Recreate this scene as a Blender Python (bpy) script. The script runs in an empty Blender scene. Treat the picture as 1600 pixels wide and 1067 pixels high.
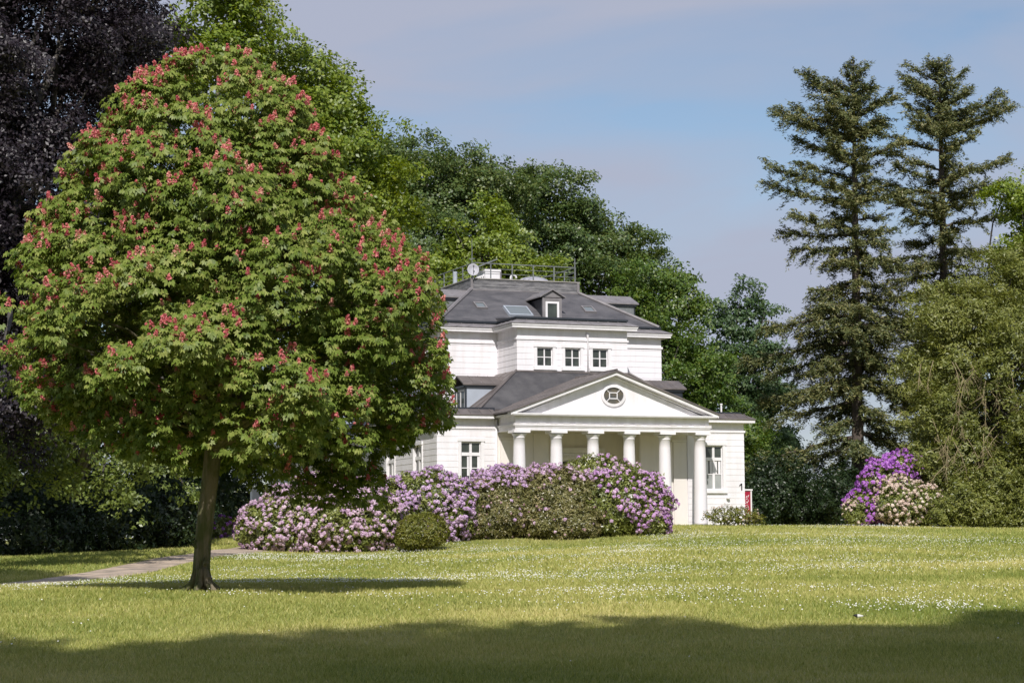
import bpy, math
import numpy as np
from mathutils import Vector, Matrix

# ------------------------------------------------------------------ camera, world, sun
SC = bpy.context.scene
COL = SC.collection
F, PIT, ROL, EYE = 3300.0, 0.0967, -0.0067, 1.6
CP, SP = math.cos(PIT), math.sin(PIT)
CR, SR = math.cos(ROL), math.sin(ROL)
FW = np.array([0, CP, SP])
R0, U0 = np.array([1., 0, 0]), np.array([0, -SP, CP])
RT, UP = CR*R0 + SR*U0, -SR*R0 + CR*U0
cam_data = bpy.data.cameras.new('camera')
cam_data.sensor_width = 36.0
cam_data.lens = F/1600*36
cam_data.clip_start, cam_data.clip_end = 0.5, 4000
cam = bpy.data.objects.new('camera', cam_data)
COL.objects.link(cam)
cam.matrix_world = Matrix(((RT[0], UP[0], -FW[0], 0), (RT[1], UP[1], -FW[1], 0), (RT[2], UP[2], -FW[2], EYE), (0, 0, 0, 1)))
SC.camera = cam

SUN_EL = 41.0
SUN_AZ = 1.5            # degrees the light swings to the right of the view direction
sun_data = bpy.data.lights.new('sun', 'SUN')
sun_data.energy, sun_data.angle, sun_data.color = 4.6, math.radians(0.55), (1.0, 0.945, 0.895)
sun = bpy.data.objects.new('sun', sun_data)
COL.objects.link(sun)
sun.rotation_euler = (math.radians(90-SUN_EL), 0, math.radians(-SUN_AZ))

world = bpy.data.worlds.new('World')
SC.world = world
world.use_nodes = True
wn, wl = world.node_tree.nodes, world.node_tree.links
wn.clear()
w_out = wn.new('ShaderNodeOutputWorld')
w_bg = wn.new('ShaderNodeBackground')
w_bg.inputs['Strength'].default_value = 0.105
sky = wn.new('ShaderNodeTexSky')
sky.sky_type = 'NISHITA'
sky.sun_disc = False
sky.sun_elevation = math.radians(SUN_EL)
sky.sun_rotation = math.radians(180+SUN_AZ)
sky.air_density, sky.dust_density, sky.ozone_density = 1.0, 0.6, 2.2
# thin high cloud: mixed into the sky by direction
tc = wn.new('ShaderNodeTexCoord')
mp = wn.new('ShaderNodeMapping')
mp.inputs['Scale'].default_value = (4.2, 4.2, 15.0)
mp.inputs['Location'].default_value = (0.35, 0.0, 0.55)
mp.inputs['Rotation'].default_value = (0, math.radians(-9), 0)
ns = wn.new('ShaderNodeTexNoise')
ns.inputs['Scale'].default_value = 1.0
ns.inputs['Detail'].default_value = 5.0
ns.inputs['Roughness'].default_value = 0.45
ns.inputs['Distortion'].default_value = 0.35
cr = wn.new('ShaderNodeValToRGB')
cr.color_ramp.elements[0].position, cr.color_ramp.elements[0].color = 0.38, (0.10, 0.10, 0.10, 1)
cr.color_ramp.elements[1].position, cr.color_ramp.elements[1].color = 0.60, (0.95, 0.95, 0.95, 1)
mx = wn.new('ShaderNodeMix')
mx.data_type = 'RGBA'
mx.inputs[7].default_value = (4.15, 4.45, 5.6, 1)
wl.new(tc.outputs['Generated'], mp.inputs['Vector'])
wl.new(mp.outputs['Vector'], ns.inputs['Vector'])
wl.new(ns.outputs['Fac'], cr.inputs['Fac'])
wl.new(cr.outputs['Color'], mx.inputs[0])
wl.new(sky.outputs['Color'], mx.inputs[6])
wl.new(mx.outputs[2], w_bg.inputs['Color'])
wl.new(w_bg.outputs['Background'], w_out.inputs['Surface'])

SC.view_settings.view_transform = 'Standard'
SC.view_settings.look = 'None'
SC.view_settings.exposure = 0.0
SC.view_settings.gamma = 1.0
SC.cycles.max_bounces = 7
SC.cycles.diffuse_bounces = 4
SC.cycles.glossy_bounces = 3
SC.cycles.transmission_bounces = 4
SC.cycles.use_denoising = True

# ------------------------------------------------------------------ helpers
def pix(px, py, Y):
    d = FW*F + RT*(px-800.0) - UP*(py-533.5)
    return np.array([0, 0, EYE]) + d*(Y/d[1])

def nrm(a):
    return a/np.maximum(np.linalg.norm(a, axis=-1, keepdims=True), 1e-9)

def rand_dirs(rng, n):
    return nrm(rng.normal(size=(n, 3)))

def link(o, parent=None):
    COL.objects.link(o)
    if parent is not None:
        o.parent = parent
    return o

def tag(o, label=None, cat=None, group=None, kind=None):
    if label: o['label'] = label
    if cat: o['category'] = cat
    if group: o['group'] = group
    if kind: o['kind'] = kind
    return o

def empty(name, loc, rz=0.0, parent=None):
    o = bpy.data.objects.new(name, None)
    o.empty_display_size = 0.3
    o.location = loc
    o.rotation_euler = (0, 0, rz)
    return link(o, parent)

def np_mesh(name, V, faces, material, parent=None, rnd=None, smooth=False):
    """faces: (M,k) int array (all the same k)"""
    V = np.asarray(V, dtype=np.float32)
    faces = np.asarray(faces, dtype=np.int32)
    M, k = faces.shape
    me = bpy.data.meshes.new(name)
    me.vertices.add(len(V))
    me.vertices.foreach_set('co', V.ravel())
    me.loops.add(M*k)
    me.loops.foreach_set('vertex_index', faces.ravel())
    me.polygons.add(M)
    me.polygons.foreach_set('loop_start', np.arange(0, M*k, k, dtype=np.int32))
    if smooth:
        me.polygons.foreach_set('use_smooth', np.ones(M, dtype=bool))
    me.update(calc_edges=True)
    if rnd is not None:
        at = me.attributes.new('rnd', 'FLOAT', 'FACE')
        at.data.foreach_set('value', np.asarray(rnd, dtype=np.float32))
    me.materials.append(material)
    o = bpy.data.objects.new(name, me)
    return link(o, parent)

class MB:
    """collects simple solids into ONE mesh"""
    def __init__(self):
        self.v, self.f = [], []
    def add(self, vs, fs):
        n = len(self.v)
        self.v.extend([tuple(map(float, p)) for p in vs])
        self.f.extend([tuple(i+n for i in f) for f in fs])
    def box(self, x0, x1, y0, y1, z0, z1):
        self.add([(x0, y0, z0), (x1, y0, z0), (x1, y1, z0), (x0, y1, z0), (x0, y0, z1), (x1, y0, z1), (x1, y1, z1), (x0, y1, z1)],
                 [(0, 3, 2, 1), (4, 5, 6, 7), (0, 1, 5, 4), (1, 2, 6, 5), (2, 3, 7, 6), (3, 0, 4, 7)])
    def hexa(self, p):
        self.add(p, [(0, 3, 2, 1), (4, 5, 6, 7), (0, 1, 5, 4), (1, 2, 6, 5), (2, 3, 7, 6), (3, 0, 4, 7)])
    def prism(self, poly, axis, a, b):
        """poly: 2D list in the plane normal to axis; extruded a..b"""
        def P(q, t):
            return (t, q[0], q[1]) if axis == 0 else (q[0], t, q[1]) if axis == 1 else (q[0], q[1], t)
        n = len(poly)
        self.add([P(q, a) for q in poly]+[P(q, b) for q in poly],
                 [tuple(range(n)), tuple(range(2*n-1, n-1, -1))]+[(i, i+n, (i+1) % n+n, (i+1) % n) for i in range(n)])
    def tube(self, pts, rad, seg=8, cap=True):
        V, Fc = tube_np(np.array(pts, float), np.broadcast_to(np.array(rad, float), (len(pts),)), seg)
        n = len(self.v)
        self.v.extend(map(tuple, V.tolist()))
        self.f.extend([tuple(int(i)+n for i in f) for f in Fc])
        if cap:
            self.f.append(tuple(n+i for i in range(seg))[::-1])
            self.f.append(tuple(n+(len(pts)-1)*seg+i for i in range(seg)))
    def lathe(self, prof, seg=24, c=(0, 0, 0)):
        """prof: (r,z) list bottom to top"""
        n = len(self.v)
        for r, z in prof:
            for i in range(seg):
                t = 2*math.pi*i/seg
                self.v.append((c[0]+r*math.cos(t), c[1]+r*math.sin(t), c[2]+z))
        for j in range(len(prof)-1):
            for i in range(seg):
                k = (i+1) % seg
                self.f.append((n+j*seg+i, n+j*seg+k, n+(j+1)*seg+k, n+(j+1)*seg+i))
        self.f.append(tuple(n+i for i in range(seg))[::-1])
        self.f.append(tuple(n+(len(prof)-1)*seg+i for i in range(seg)))
    def build(self, name, material, parent=None, smooth=False, loc=None, rz=0.0):
        me = bpy.data.meshes.new(name)
        me.from_pydata(self.v, [], self.f)
        me.update()
        me.materials.append(material)
        if smooth:
            for p in me.polygons: p.use_smooth = len(p.vertices) == 4
        o = bpy.data.objects.new(name, me)
        if loc is not None: o.location = loc
        if rz: o.rotation_euler = (0, 0, rz)
        return link(o, parent)

def tube_np(P, Rr, seg=7):
    n = len(P)
    T = np.gradient(P, axis=0) if n > 2 else np.repeat((P[1:]-P[:1]), 2, 0)
    T = nrm(T)
    ref = np.array([0.0, 0, 1]) if abs(T[0, 2]) < 0.8 else np.array([1.0, 0, 0])
    A = nrm(np.cross(T, ref)); B = np.cross(T, A)
    ang = np.arange(seg)*2*math.pi/seg
    V = P[:, None, :] + Rr[:, None, None]*(A[:, None, :]*np.cos(ang)[None, :, None]+B[:, None, :]*np.sin(ang)[None, :, None])
    i = np.arange(seg); k = (i+1) % seg
    Fc = np.concatenate([np.stack([j*seg+i, j*seg+k, (j+1)*seg+k, (j+1)*seg+i], 1) for j in range(n-1)])
    return V.reshape(-1, 3), Fc

class Tubes:
    def __init__(self): self.V, self.F, self.n = [], [], 0
    def add(self, P, Rr, seg=7):
        V, Fc = tube_np(np.asarray(P, float), np.asarray(Rr, float), seg)
        self.V.append(V); self.F.append(Fc+self.n); self.n += len(V)
    def build(self, name, material, parent, origin):
        return np_mesh(name, np.concatenate(self.V)-origin, np.concatenate(self.F), material, parent, smooth=True)

# ------------------------------------------------------------------ materials
def new_mat(name):
    m = bpy.data.materials.new(name)
    m.use_nodes = True
    m.node_tree.nodes.clear()
    return m, m.node_tree.nodes, m.node_tree.links

def mat(name, col, rough=0.6, metal=0.0, var=0.0, vscale=3.0, bump=0.0, bscale=20.0, col2=None, spec=0.5, stretch=(1, 1, 1), vlo=0.35, vhi=0.65):
    """principled surface with noise-driven colour variation and bump, object space"""
    m, N, L = new_mat(name)
    out = N.new('ShaderNodeOutputMaterial'); b = N.new('ShaderNodeBsdfPrincipled')
    b.inputs['Roughness'].default_value = rough
    b.inputs['Metallic'].default_value = metal
    b.inputs['Specular IOR Level'].default_value = spec
    b.inputs['Base Color'].default_value = (*col, 1)
    L.new(b.outputs[0], out.inputs[0])
    if var or col2 or bump:
        t = N.new('ShaderNodeTexCoord'); mpn = N.new('ShaderNodeMapping'); mpn.inputs['Scale'].default_value = stretch
        L.new(t.outputs['Object'], mpn.inputs['Vector'])
    if var or col2:
        n = N.new('ShaderNodeTexNoise'); n.inputs['Scale'].default_value = vscale; n.inputs['Detail'].default_value = 6
        n.inputs['Roughness'].default_value = 0.6
        L.new(mpn.outputs[0], n.inputs['Vector'])
        r = N.new('ShaderNodeValToRGB')
        c2 = col2 if col2 else tuple(c*(1-var) for c in col)
        r.color_ramp.elements[0].position, r.color_ramp.elements[0].color = vlo, (*c2, 1)
        r.color_ramp.elements[1].position, r.color_ramp.elements[1].color = vhi, (*col, 1)
        L.new(n.outputs['Fac'], r.inputs[0]); L.new(r.outputs[0], b.inputs['Base Color'])
    if bump:
        n2 = N.new('ShaderNodeTexNoise'); n2.inputs['Scale'].default_value = bscale; n2.inputs['Detail'].default_value = 8
        L.new(mpn.outputs[0], n2.inputs['Vector'])
        bp = N.new('ShaderNodeBump'); bp.inputs['Strength'].default_value = bump; bp.inputs['Distance'].default_value = 0.05
        L.new(n2.outputs['Fac'], bp.inputs['Height']); L.new(bp.outputs[0], b.inputs['Normal'])
    return m

def leaf_mat(name, cols, trans=0.35, gloss=0.04, rough=0.45, patch=0.25, pscale=0.35):
    """cols: 2-4 colours picked per leaf by the face attribute 'rnd'; patch: slow variation of tint through the crown"""
    m, N, L = new_mat(name)
    out = N.new('ShaderNodeOutputMaterial')
    at = N.new('ShaderNodeAttribute'); at.attribute_name = 'rnd'
    r = N.new('ShaderNodeValToRGB')
    while len(r.color_ramp.elements) < len(cols): r.color_ramp.elements.new(0.5)
    for i, c in enumerate(cols):
        r.color_ramp.elements[i].position = i/(len(cols)-1)
        r.color_ramp.elements[i].color = (*c, 1)
    t = N.new('ShaderNodeTexCoord'); n = N.new('ShaderNodeTexNoise')
    n.inputs['Scale'].default_value = pscale; n.inputs['Detail'].default_value = 3
    L.new(t.outputs['Object'], n.inputs['Vector'])
    ma = N.new('ShaderNodeMath'); ma.operation = 'MULTIPLY_ADD'; ma.inputs[1].default_value = patch*2.4; ma.inputs[2].default_value = -patch*1.2
    L.new(n.outputs['Fac'], ma.inputs[0])
    ad = N.new('ShaderNodeMath'); ad.operation = 'ADD'; ad.use_clamp = True
    L.new(at.outputs['Fac'], ad.inputs[0]); L.new(ma.outputs[0], ad.inputs[1])
    L.new(ad.outputs[0], r.inputs[0])
    d = N.new('ShaderNodeBsdfDiffuse'); tr = N.new('ShaderNodeBsdfTranslucent'); g = N.new('ShaderNodeBsdfGlossy')
    g.inputs['Roughness'].default_value = rough
    L.new(r.outputs[0], d.inputs[0])
    hs = N.new('ShaderNodeHueSaturation'); hs.inputs['Saturation'].default_value = 1.15; hs.inputs['Value'].default_value = 1.25; hs.inputs['Hue'].default_value = 0.485
    L.new(r.outputs[0], hs.inputs['Color']); L.new(hs.outputs[0], tr.inputs[0])
    m1 = N.new('ShaderNodeMixShader'); m1.inputs[0].default_value = trans
    L.new(d.outputs[0], m1.inputs[1]); L.new(tr.outputs[0], m1.inputs[2])
    m2 = N.new('ShaderNodeMixShader'); m2.inputs[0].default_value = gloss
    L.new(m1.outputs[0], m2.inputs[1]); L.new(g.outputs[0], m2.inputs[2])
    L.new(m2.outputs[0], out.inputs[0])
    return m

M = {}
M['white'] = mat('white_paint', (0.80, 0.782, 0.815), 0.55, col2=(0.70, 0.675, 0.685), vscale=1.5, bump=0.08, bscale=30, stretch=(1.6, 1.6, 0.22), vlo=.30, vhi=.60)
M['trim'] = mat('white_trim_paint', (0.80, 0.785, 0.80), 0.5, var=0.10, vscale=2.0, stretch=(1.5, 1.5, 0.4))
M['soffit'] = mat('shade_tinted_paint', (0.74, 0.66, 0.58), 0.6, var=0.12, vscale=1.5)  # warm tone of the porch shade put into the paint colour
M['cream'] = mat('pale_shade_tinted_paint', (0.79, 0.75, 0.71), 0.6, var=0.10, vscale=1.2, stretch=(1, 1, .3))  # white wall; a weaker tint of the porch shade is in its colour
M['slate'] = mat('slate_roof', (0.120, 0.116, 0.124), 0.7, col2=(0.066, 0.065, 0.073), vscale=1.6, bump=0.4, bscale=14, stretch=(0.7, 0.7, 2.2))
M['bitumen'] = mat('bitumen_roof', (0.098, 0.095, 0.098), 0.6, col2=(0.050, 0.049, 0.054), vscale=1.1, bump=0.3, bscale=9)
M['copper'] = mat('weathered_copper', (0.165, 0.142, 0.134), 0.5, col2=(0.095, 0.083, 0.080), vscale=1.6, bump=0.1)
M['lead'] = mat('lead_sheet', (0.24, 0.225, 0.232), 0.55, var=0.3, vscale=2.5, bump=0.1)
M['parapet'] = mat('lichened_slate_band', (0.25, 0.245, 0.25), 0.75, col2=(0.10, 0.10, 0.11), vscale=3.2, bump=0.4, bscale=16, stretch=(0.6, 0.6, 2.5))
M['gutter'] = mat('dark_gutter', (0.028, 0.033, 0.043), 0.4, var=0.2)
M['zinc'] = mat('pale_zinc', (0.40, 0.44, 0.50), 0.5, var=0.12, vscale=2.0)
M['iron'] = mat('grey_iron', (0.20, 0.215, 0.22), 0.5, var=0.3, vscale=6)
M['stone'] = mat('concrete_stone', (0.40, 0.38, 0.35), 0.8, var=0.3, vscale=1.5, bump=0.2)
M['coping'] = mat('dark_coping', (0.10, 0.10, 0.10), 0.8, var=0.3, vscale=3)
M['dish'] = mat('dish_grey', (0.42, 0.42, 0.47), 0.5, var=0.2, vscale=8)
M['red'] = mat('red_banner', (0.34, 0.012, 0.04), 0.5)
M['black'] = mat('black_paint', (0.015, 0.015, 0.015), 0.5)
M['curtain'] = mat('frosted_pane', (0.36, 0.38, 0.37), 0.25, var=0.25, vscale=1.6, stretch=(2, 2, 0.6))
M['glass'] = mat('window_glass', (0.062, 0.075, 0.062), 0.04, var=0.65, vscale=1.3, spec=0.6)  # lifted, mottled base colour stands in for greenish reflections
M['skyglass'] = mat('skylight_glass', (0.15, 0.175, 0.185), 0.06, spec=0.9)
M['oval'] = mat('oval_glass', (0.13, 0.11, 0.07), 0.12, col2=(0.05, 0.065, 0.08), vscale=2.4, spec=0.5)
M['bark'] = mat('mossy_bark', (0.20, 0.165, 0.115), 0.9, col2=(0.085, 0.095, 0.03), vscale=4.5, bump=1.0, bscale=22, stretch=(1, 1, 0.28), vlo=.42, vhi=.58)
M['bark2'] = mat('grey_bark', (0.10, 0.088, 0.075), 0.9, col2=(0.05, 0.045, 0.04), vscale=2, bump=0.6, stretch=(1, 1, 0.3))
M['firbark'] = mat('fir_bark', (0.13, 0.10, 0.08), 0.9, col2=(0.06, 0.05, 0.045), vscale=2, bump=0.6, stretch=(1, 1, 0.3))
M['twig'] = mat('pale_twig', (0.36, 0.29, 0.17), 0.8, var=0.3)
M['gravel'] = mat('gravel_path', (0.62, 0.49, 0.37), 0.95, col2=(0.27, 0.225, 0.18), vscale=1.2, bump=0.5, bscale=60)
M['l_chestnut'] = leaf_mat('chestnut_leaf', [(0.050, 0.098, 0.014), (0.175, 0.240, 0.042), (0.37, 0.395, 0.12)], 0.25, 0.02, 0.45)
M['f_chestnut'] = leaf_mat('chestnut_flower', [(0.605, 0.124, 0.168), (0.799, 0.298, 0.285), (0.842, 0.522, 0.415)], 0.3, 0.02, 0.5, patch=0.3, pscale=0.8)
M['l_beech'] = leaf_mat('beech_leaf', [(0.046, 0.103, 0.020), (0.106, 0.182, 0.028), (0.213, 0.261, 0.042)], 0.32, 0.05, 0.45, patch=0.3, pscale=0.16)
M['l_beechfar'] = leaf_mat('far_beech_leaf', [(0.049, 0.102, 0.032), (0.102, 0.159, 0.041), (0.187, 0.213, 0.052)], 0.3, 0.05, 0.45, patch=0.3, pscale=0.14)
M['l_horn'] = leaf_mat('hornbeam_leaf', [(0.036, 0.081, 0.035), (0.084, 0.147, 0.055), (0.154, 0.217, 0.076)], 0.3, 0.04, 0.5, patch=0.3, pscale=0.2)
M['l_shade'] = leaf_mat('shade_oak_leaf', [(0.010, 0.026, 0.007), (0.022, 0.045, 0.010), (0.04, 0.065, 0.016)], 0.12, 0.03, 0.5)  # darkened so the unseen crowns let less light through
M['l_lime'] = leaf_mat('lime_leaf', [(0.073, 0.138, 0.018), (0.192, 0.266, 0.029), (0.303, 0.349, 0.046)], 0.36, 0.05, 0.45, patch=0.3, pscale=0.2)
M['l_copper'] = leaf_mat('copper_beech_leaf', [(0.007, 0.005, 0.007), (0.018, 0.011, 0.017), (0.037, 0.026, 0.034)], 0.12, 0.06, 0.5, patch=0.2, pscale=0.2)
M['l_olive'] = leaf_mat('olive_leaf', [(0.070, 0.098, 0.018), (0.189, 0.215, 0.043), (0.300, 0.304, 0.073)], 0.28, 0.05, 0.5, patch=0.3, pscale=0.2)
M['l_hang'] = leaf_mat('hanging_beech_leaf', [(0.057, 0.094, 0.016), (0.151, 0.203, 0.036), (0.245, 0.295, 0.064)], 0.3, 0.06, 0.45, patch=0.25, pscale=0.3)
M['l_fir'] = leaf_mat('fir_needle', [(0.044, 0.074, 0.028), (0.130, 0.150, 0.050), (0.29, 0.26, 0.095)], 0.12, 0.05, 0.5, patch=0.25, pscale=0.25)
M['l_dark'] = leaf_mat('dark_shrub_leaf', [(0.011, 0.026, 0.009), (0.022, 0.045, 0.012), (0.043, 0.069, 0.017)], 0.25, 0.05, 0.45, patch=0.25)  # leaf green darkened further to blacken the shaded hollow
M['l_rhodo'] = leaf_mat('rhododendron_leaf', [(0.074, 0.102, 0.024), (0.208, 0.245, 0.049), (0.367, 0.380, 0.109)], 0.2, 0.08, 0.4, patch=0.25, pscale=0.6)
M['l_brown'] = leaf_mat('faded_rhododendron_leaf', [(0.072, 0.079, 0.022), (0.204, 0.200, 0.063), (0.366, 0.306, 0.151)], 0.15, 0.06, 0.4, patch=0.3, pscale=0.8)
M['l_box'] = leaf_mat('box_leaf', [(0.080, 0.099, 0.013), (0.184, 0.200, 0.029), (0.272, 0.240, 0.048)], 0.25, 0.05, 0.45, patch=0.25, pscale=1.0)
M['f_pale'] = leaf_mat('pale_lilac_petal', [(0.52, 0.35, 0.51), (0.68, 0.50, 0.64), (0.79, 0.65, 0.72)], 0.25, 0.02, patch=0.25, pscale=0.9)
M['f_lilac'] = leaf_mat('lilac_petal', [(0.48, 0.31, 0.54), (0.65, 0.46, 0.67), (0.77, 0.61, 0.75)], 0.25, 0.02, patch=0.25, pscale=0.9)
M['f_purple'] = leaf_mat('purple_petal', [(0.45, 0.23, 0.53), (0.64, 0.39, 0.66), (0.78, 0.57, 0.77)], 0.22, 0.02, patch=0.25, pscale=0.9)
M['f_violet'] = leaf_mat('violet_petal', [(0.300, 0.088, 0.425), (0.500, 0.188, 0.625), (0.650, 0.312, 0.750)], 0.25, 0.02, patch=0.25, pscale=0.9)
M['f_blush'] = leaf_mat('blush_petal', [(0.550, 0.418, 0.363), (0.726, 0.594, 0.506), (0.814, 0.726, 0.638)], 0.2, 0.02, patch=0.25, pscale=0.9)
M['f_faded'] = leaf_mat('faded_pink_petal', [(0.360, 0.216, 0.240), (0.504, 0.324, 0.348), (0.600, 0.456, 0.432)], 0.2, 0.02, patch=0.25, pscale=0.9)
M['f_daisy'] = leaf_mat('daisy_petal', [(0.62, 0.62, 0.55), (0.72, 0.72, 0.66), (0.80, 0.80, 0.76)], 0.15, 0.0, patch=0.1)
M['l_grass'] = leaf_mat('grass_blade', [(0.178, 0.238, 0.044), (0.395, 0.405, 0.108), (0.65, 0.58, 0.25)], 0.20, 0.03, 0.5, patch=0.42, pscale=0.22)

def lawn_material():
    m, N, L = new_mat('lawn')
    out = N.new('ShaderNodeOutputMaterial'); b = N.new('ShaderNodeBsdfPrincipled')
    b.inputs['Roughness'].default_value = 0.95
    b.inputs['Specular IOR Level'].default_value = 0.1
    t = N.new('ShaderNodeTexCoord')
    n1 = N.new('ShaderNodeTexNoise'); n1.inputs['Scale'].default_value = 0.22; n1.inputs['Detail'].default_value = 5
    n2 = N.new('ShaderNodeTexNoise'); n2.inputs['Scale'].default_value = 9.0; n2.inputs['Detail'].default_value = 6; n2.inputs['Roughness'].default_value = 0.75
    L.new(t.outputs['Object'], n1.inputs['Vector']); L.new(t.outputs['Object'], n2.inputs['Vector'])
    a = N.new('ShaderNodeMath'); a.operation = 'MULTIPLY_ADD'; a.inputs[1].default_value = 0.55
    L.new(n2.outputs['Fac'], a.inputs[0])
    s = N.new('ShaderNodeMath'); s.operation = 'MULTIPLY'; s.inputs[1].default_value = 0.6
    L.new(n1.outputs['Fac'], s.inputs[0]); L.new(s.outputs[0], a.inputs[2])
    r = N.new('ShaderNodeValToRGB')
    r.color_ramp.elements.new(0.5)
    for e, (p, c) in zip(r.color_ramp.elements, [(0.36, (0.12, 0.16, 0.034)), (0.56, (0.28, 0.285, 0.085)), (0.78, (0.46, 0.41, 0.18))]):
        e.position, e.color = p, (*c, 1)
    L.new(a.outputs[0], r.inputs[0]); L.new(r.outputs[0], b.inputs['Base Color'])
    bp = N.new('ShaderNodeBump'); bp.inputs['Strength'].default_value = 0.6; bp.inputs['Distance'].default_value = 0.05
    L.new(n2.outputs['Fac'], bp.inputs['Height']); L.new(bp.outputs[0], b.inputs['Normal'])
    L.new(b.outputs[0], out.inputs[0])
    return m
M['lawn'] = lawn_material()

# ------------------------------------------------------------------ terrain
HX, HY, HZ, HROT = 4.7303, 101.6090, EYE+0.9787, 0.37386
HC, HS = math.cos(HROT), math.sin(HROT)
def house(u, v, w=0.0):
    return np.array([HX+HC*u-HS*v, HY+HS*u+HC*v, HZ+w])

ctrl = []
for px, py, Y in [(-200, 1067, 24.8), (400, 1067, 24.8), (1000, 1067, 24.8), (1800, 1067, 24.8), (-100, 932, 41), (314, 922, 42), (690, 932, 41), (1100, 930, 41), (1700, 930, 41),
                  (345, 908, 54), (690, 906, 54), (0, 915, 55), (150, 897, 63), (300, 869, 75), (372, 858, 84), (0, 890, 66), (200, 866, 80), (0, 872, 90), (440, 868, 84),
                  (540, 869, 85), (640, 858, 87), (750, 845, 90), (880, 848, 89), (1040, 833, 93), (1200, 821, 106), (1400, 823, 105), (1650, 826, 102), (1600, 868, 63), (1200, 864, 63),
                  (1200, 838, 82), (1600, 840, 82), (850, 872, 66), (600, 884, 66), (380, 838, 112)]:
    ctrl.append(pix(px, py, Y))
for u, v in [(5, -.9), (8.6, 1), (-5, -.6), (0, -.8), (9, 8), (9, 20), (-8.5, 2), (-8.5, 9), (-8, 20)]:
    ctrl.append(house(u, v, -0.03))
for x, y, z in [(0, 8, -.25), (-20, 8, -.3), (20, 8, -.2), (0, -20, -.6), (-60, -20, -.6), (60, -20, -.5), (-60, 50, .3), (60, 50, 1.2), (-60, 110, 1.4), (60, 110, 2.7),
                (0, 160, 2.7), (-60, 180, 2.2), (60, 180, 3.0), (0, 320, 3.0), (-200, 320, 3), (200, 320, 3), (-200, 0, 0), (200, 0, 0), (-200, 130, 1.5), (200, 130, 2.8)]:
    ctrl.append(np.array([x, y, z]))
ctrl = np.array(ctrl, float)
def _phi(r):
    r = np.maximum(r, 1e-6)
    return r*r*np.log(r)
_n = len(ctrl)
_K = _phi(np.linalg.norm(ctrl[:, None, :2]-ctrl[None, :, :2], axis=2)/50) + np.eye(_n)*2e-3
_P = np.concatenate([np.ones((_n, 1)), ctrl[:, :2]/50], 1)
_W = np.linalg.solve(np.block([[_K, _P], [_P.T, np.zeros((3, 3))]]), np.concatenate([ctrl[:, 2], np.zeros(3)]))
def ground(x, y):
    x = np.clip(np.atleast_1d(np.asarray(x, float)), -260, 260); y = np.clip(np.atleast_1d(np.asarray(y, float)), -60, 380)
    out = np.empty(x.shape)
    xf, yf, of = x.ravel(), y.ravel(), out.ravel()
    for i in range(0, len(xf), 20000):
        a, b = xf[i:i+20000], yf[i:i+20000]
        r = np.hypot(a[:, None]-ctrl[None, :, 0], b[:, None]-ctrl[None, :, 1])/50
        of[i:i+20000] = _phi(r)@_W[:_n]+_W[_n]+_W[_n+1]*a/50+_W[_n+2]*b/50
    return of.reshape(x.shape)
def gz(x, y): return float(ground(x, y)[0])

xs = np.concatenate([[-1500, -700, -400, -260, -180, -130, -100, -80], np.arange(-60, 61, 1.0), [80, 100, 130, 180, 260, 400, 700, 1500]])
ys = np.concatenate([[-600, -200, -100, -60, -40], np.arange(-25, 14, 3.0), np.arange(14, 150, 0.8), [155, 165, 180, 200, 230, 270, 320, 400, 600, 1000, 2000]])
GX, GY = np.meshgrid(xs, ys)
GZ = ground(GX, GY)
nx, ny = len(xs), len(ys)
ii, jj = np.meshgrid(np.arange(nx-1), np.arange(ny-1))
a0 = (jj*nx+ii).ravel()
lawn = np_mesh('lawn', np.stack([GX, GY, GZ], -1).reshape(-1, 3), np.stack([a0, a0+1, a0+nx+1, a0+nx], 1), M['lawn'], smooth=True)
tag(lawn, kind='structure')

# gravel path: a strip laid on the lawn
pc = [pix(-260, 931, 48)[:2], pix(-100, 921, 51.5)[:2], pix(0, 916.5, 54.5)[:2], pix(90, 908, 58.5)[:2], pix(170, 896, 63)[:2], pix(240, 882, 69)[:2], pix(300, 870, 75)[:2], pix(350, 862, 81.5)[:2],
      pix(395, 857, 88)[:2], pix(450, 852, 97)[:2], pix(470, 846, 106)[:2], pix(440, 842, 116)[:2]]
def spline(P, n):
    P = np.array(P, float); t = np.linspace(0, len(P)-1, n); i = np.clip(t.astype(int), 0, len(P)-2); f = (t-i)[:, None]
    p0, p1, p2, p3 = P[np.maximum(i-1, 0)], P[i], P[i+1], P[np.minimum(i+2, len(P)-1)]
    return 0.5*((2*p1)+(-p0+p2)*f+(2*p0-5*p1+4*p2-p3)*f*f+(-p0+3*p1-3*p2+p3)*f**3)
PATHC = spline(pc, 160)
tt = nrm(np.gradient(PATHC, axis=0)); nn = np.stack([-tt[:, 1], tt[:, 0]], 1)
rngp = np.random.default_rng(5)
wob = np.convolve(rngp.normal(size=(170)), np.ones(11)/11, 'valid')[:160]*0.25
offs = np.linspace(-1, 1, 9)
PX = PATHC[:, None, :]+nn[:, None, :]*(offs[None, :, None]*(1.15+wob[:, None, None]))
pz = ground(PX[..., 0], PX[..., 1])+0.022
pz[:, 0] -= 0.05; pz[:, -1] -= 0.05
i9, j9 = np.meshgrid(np.arange(8), np.arange(159)); b0 = (j9*9+i9).ravel()
path = np_mesh('gravel_path', np.concatenate([PX, pz[..., None]], -1).reshape(-1, 3), np.stack([b0, b0+1, b0+10, b0+9], 1), M['gravel'], smooth=True)
tag(path, kind='structure')

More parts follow.
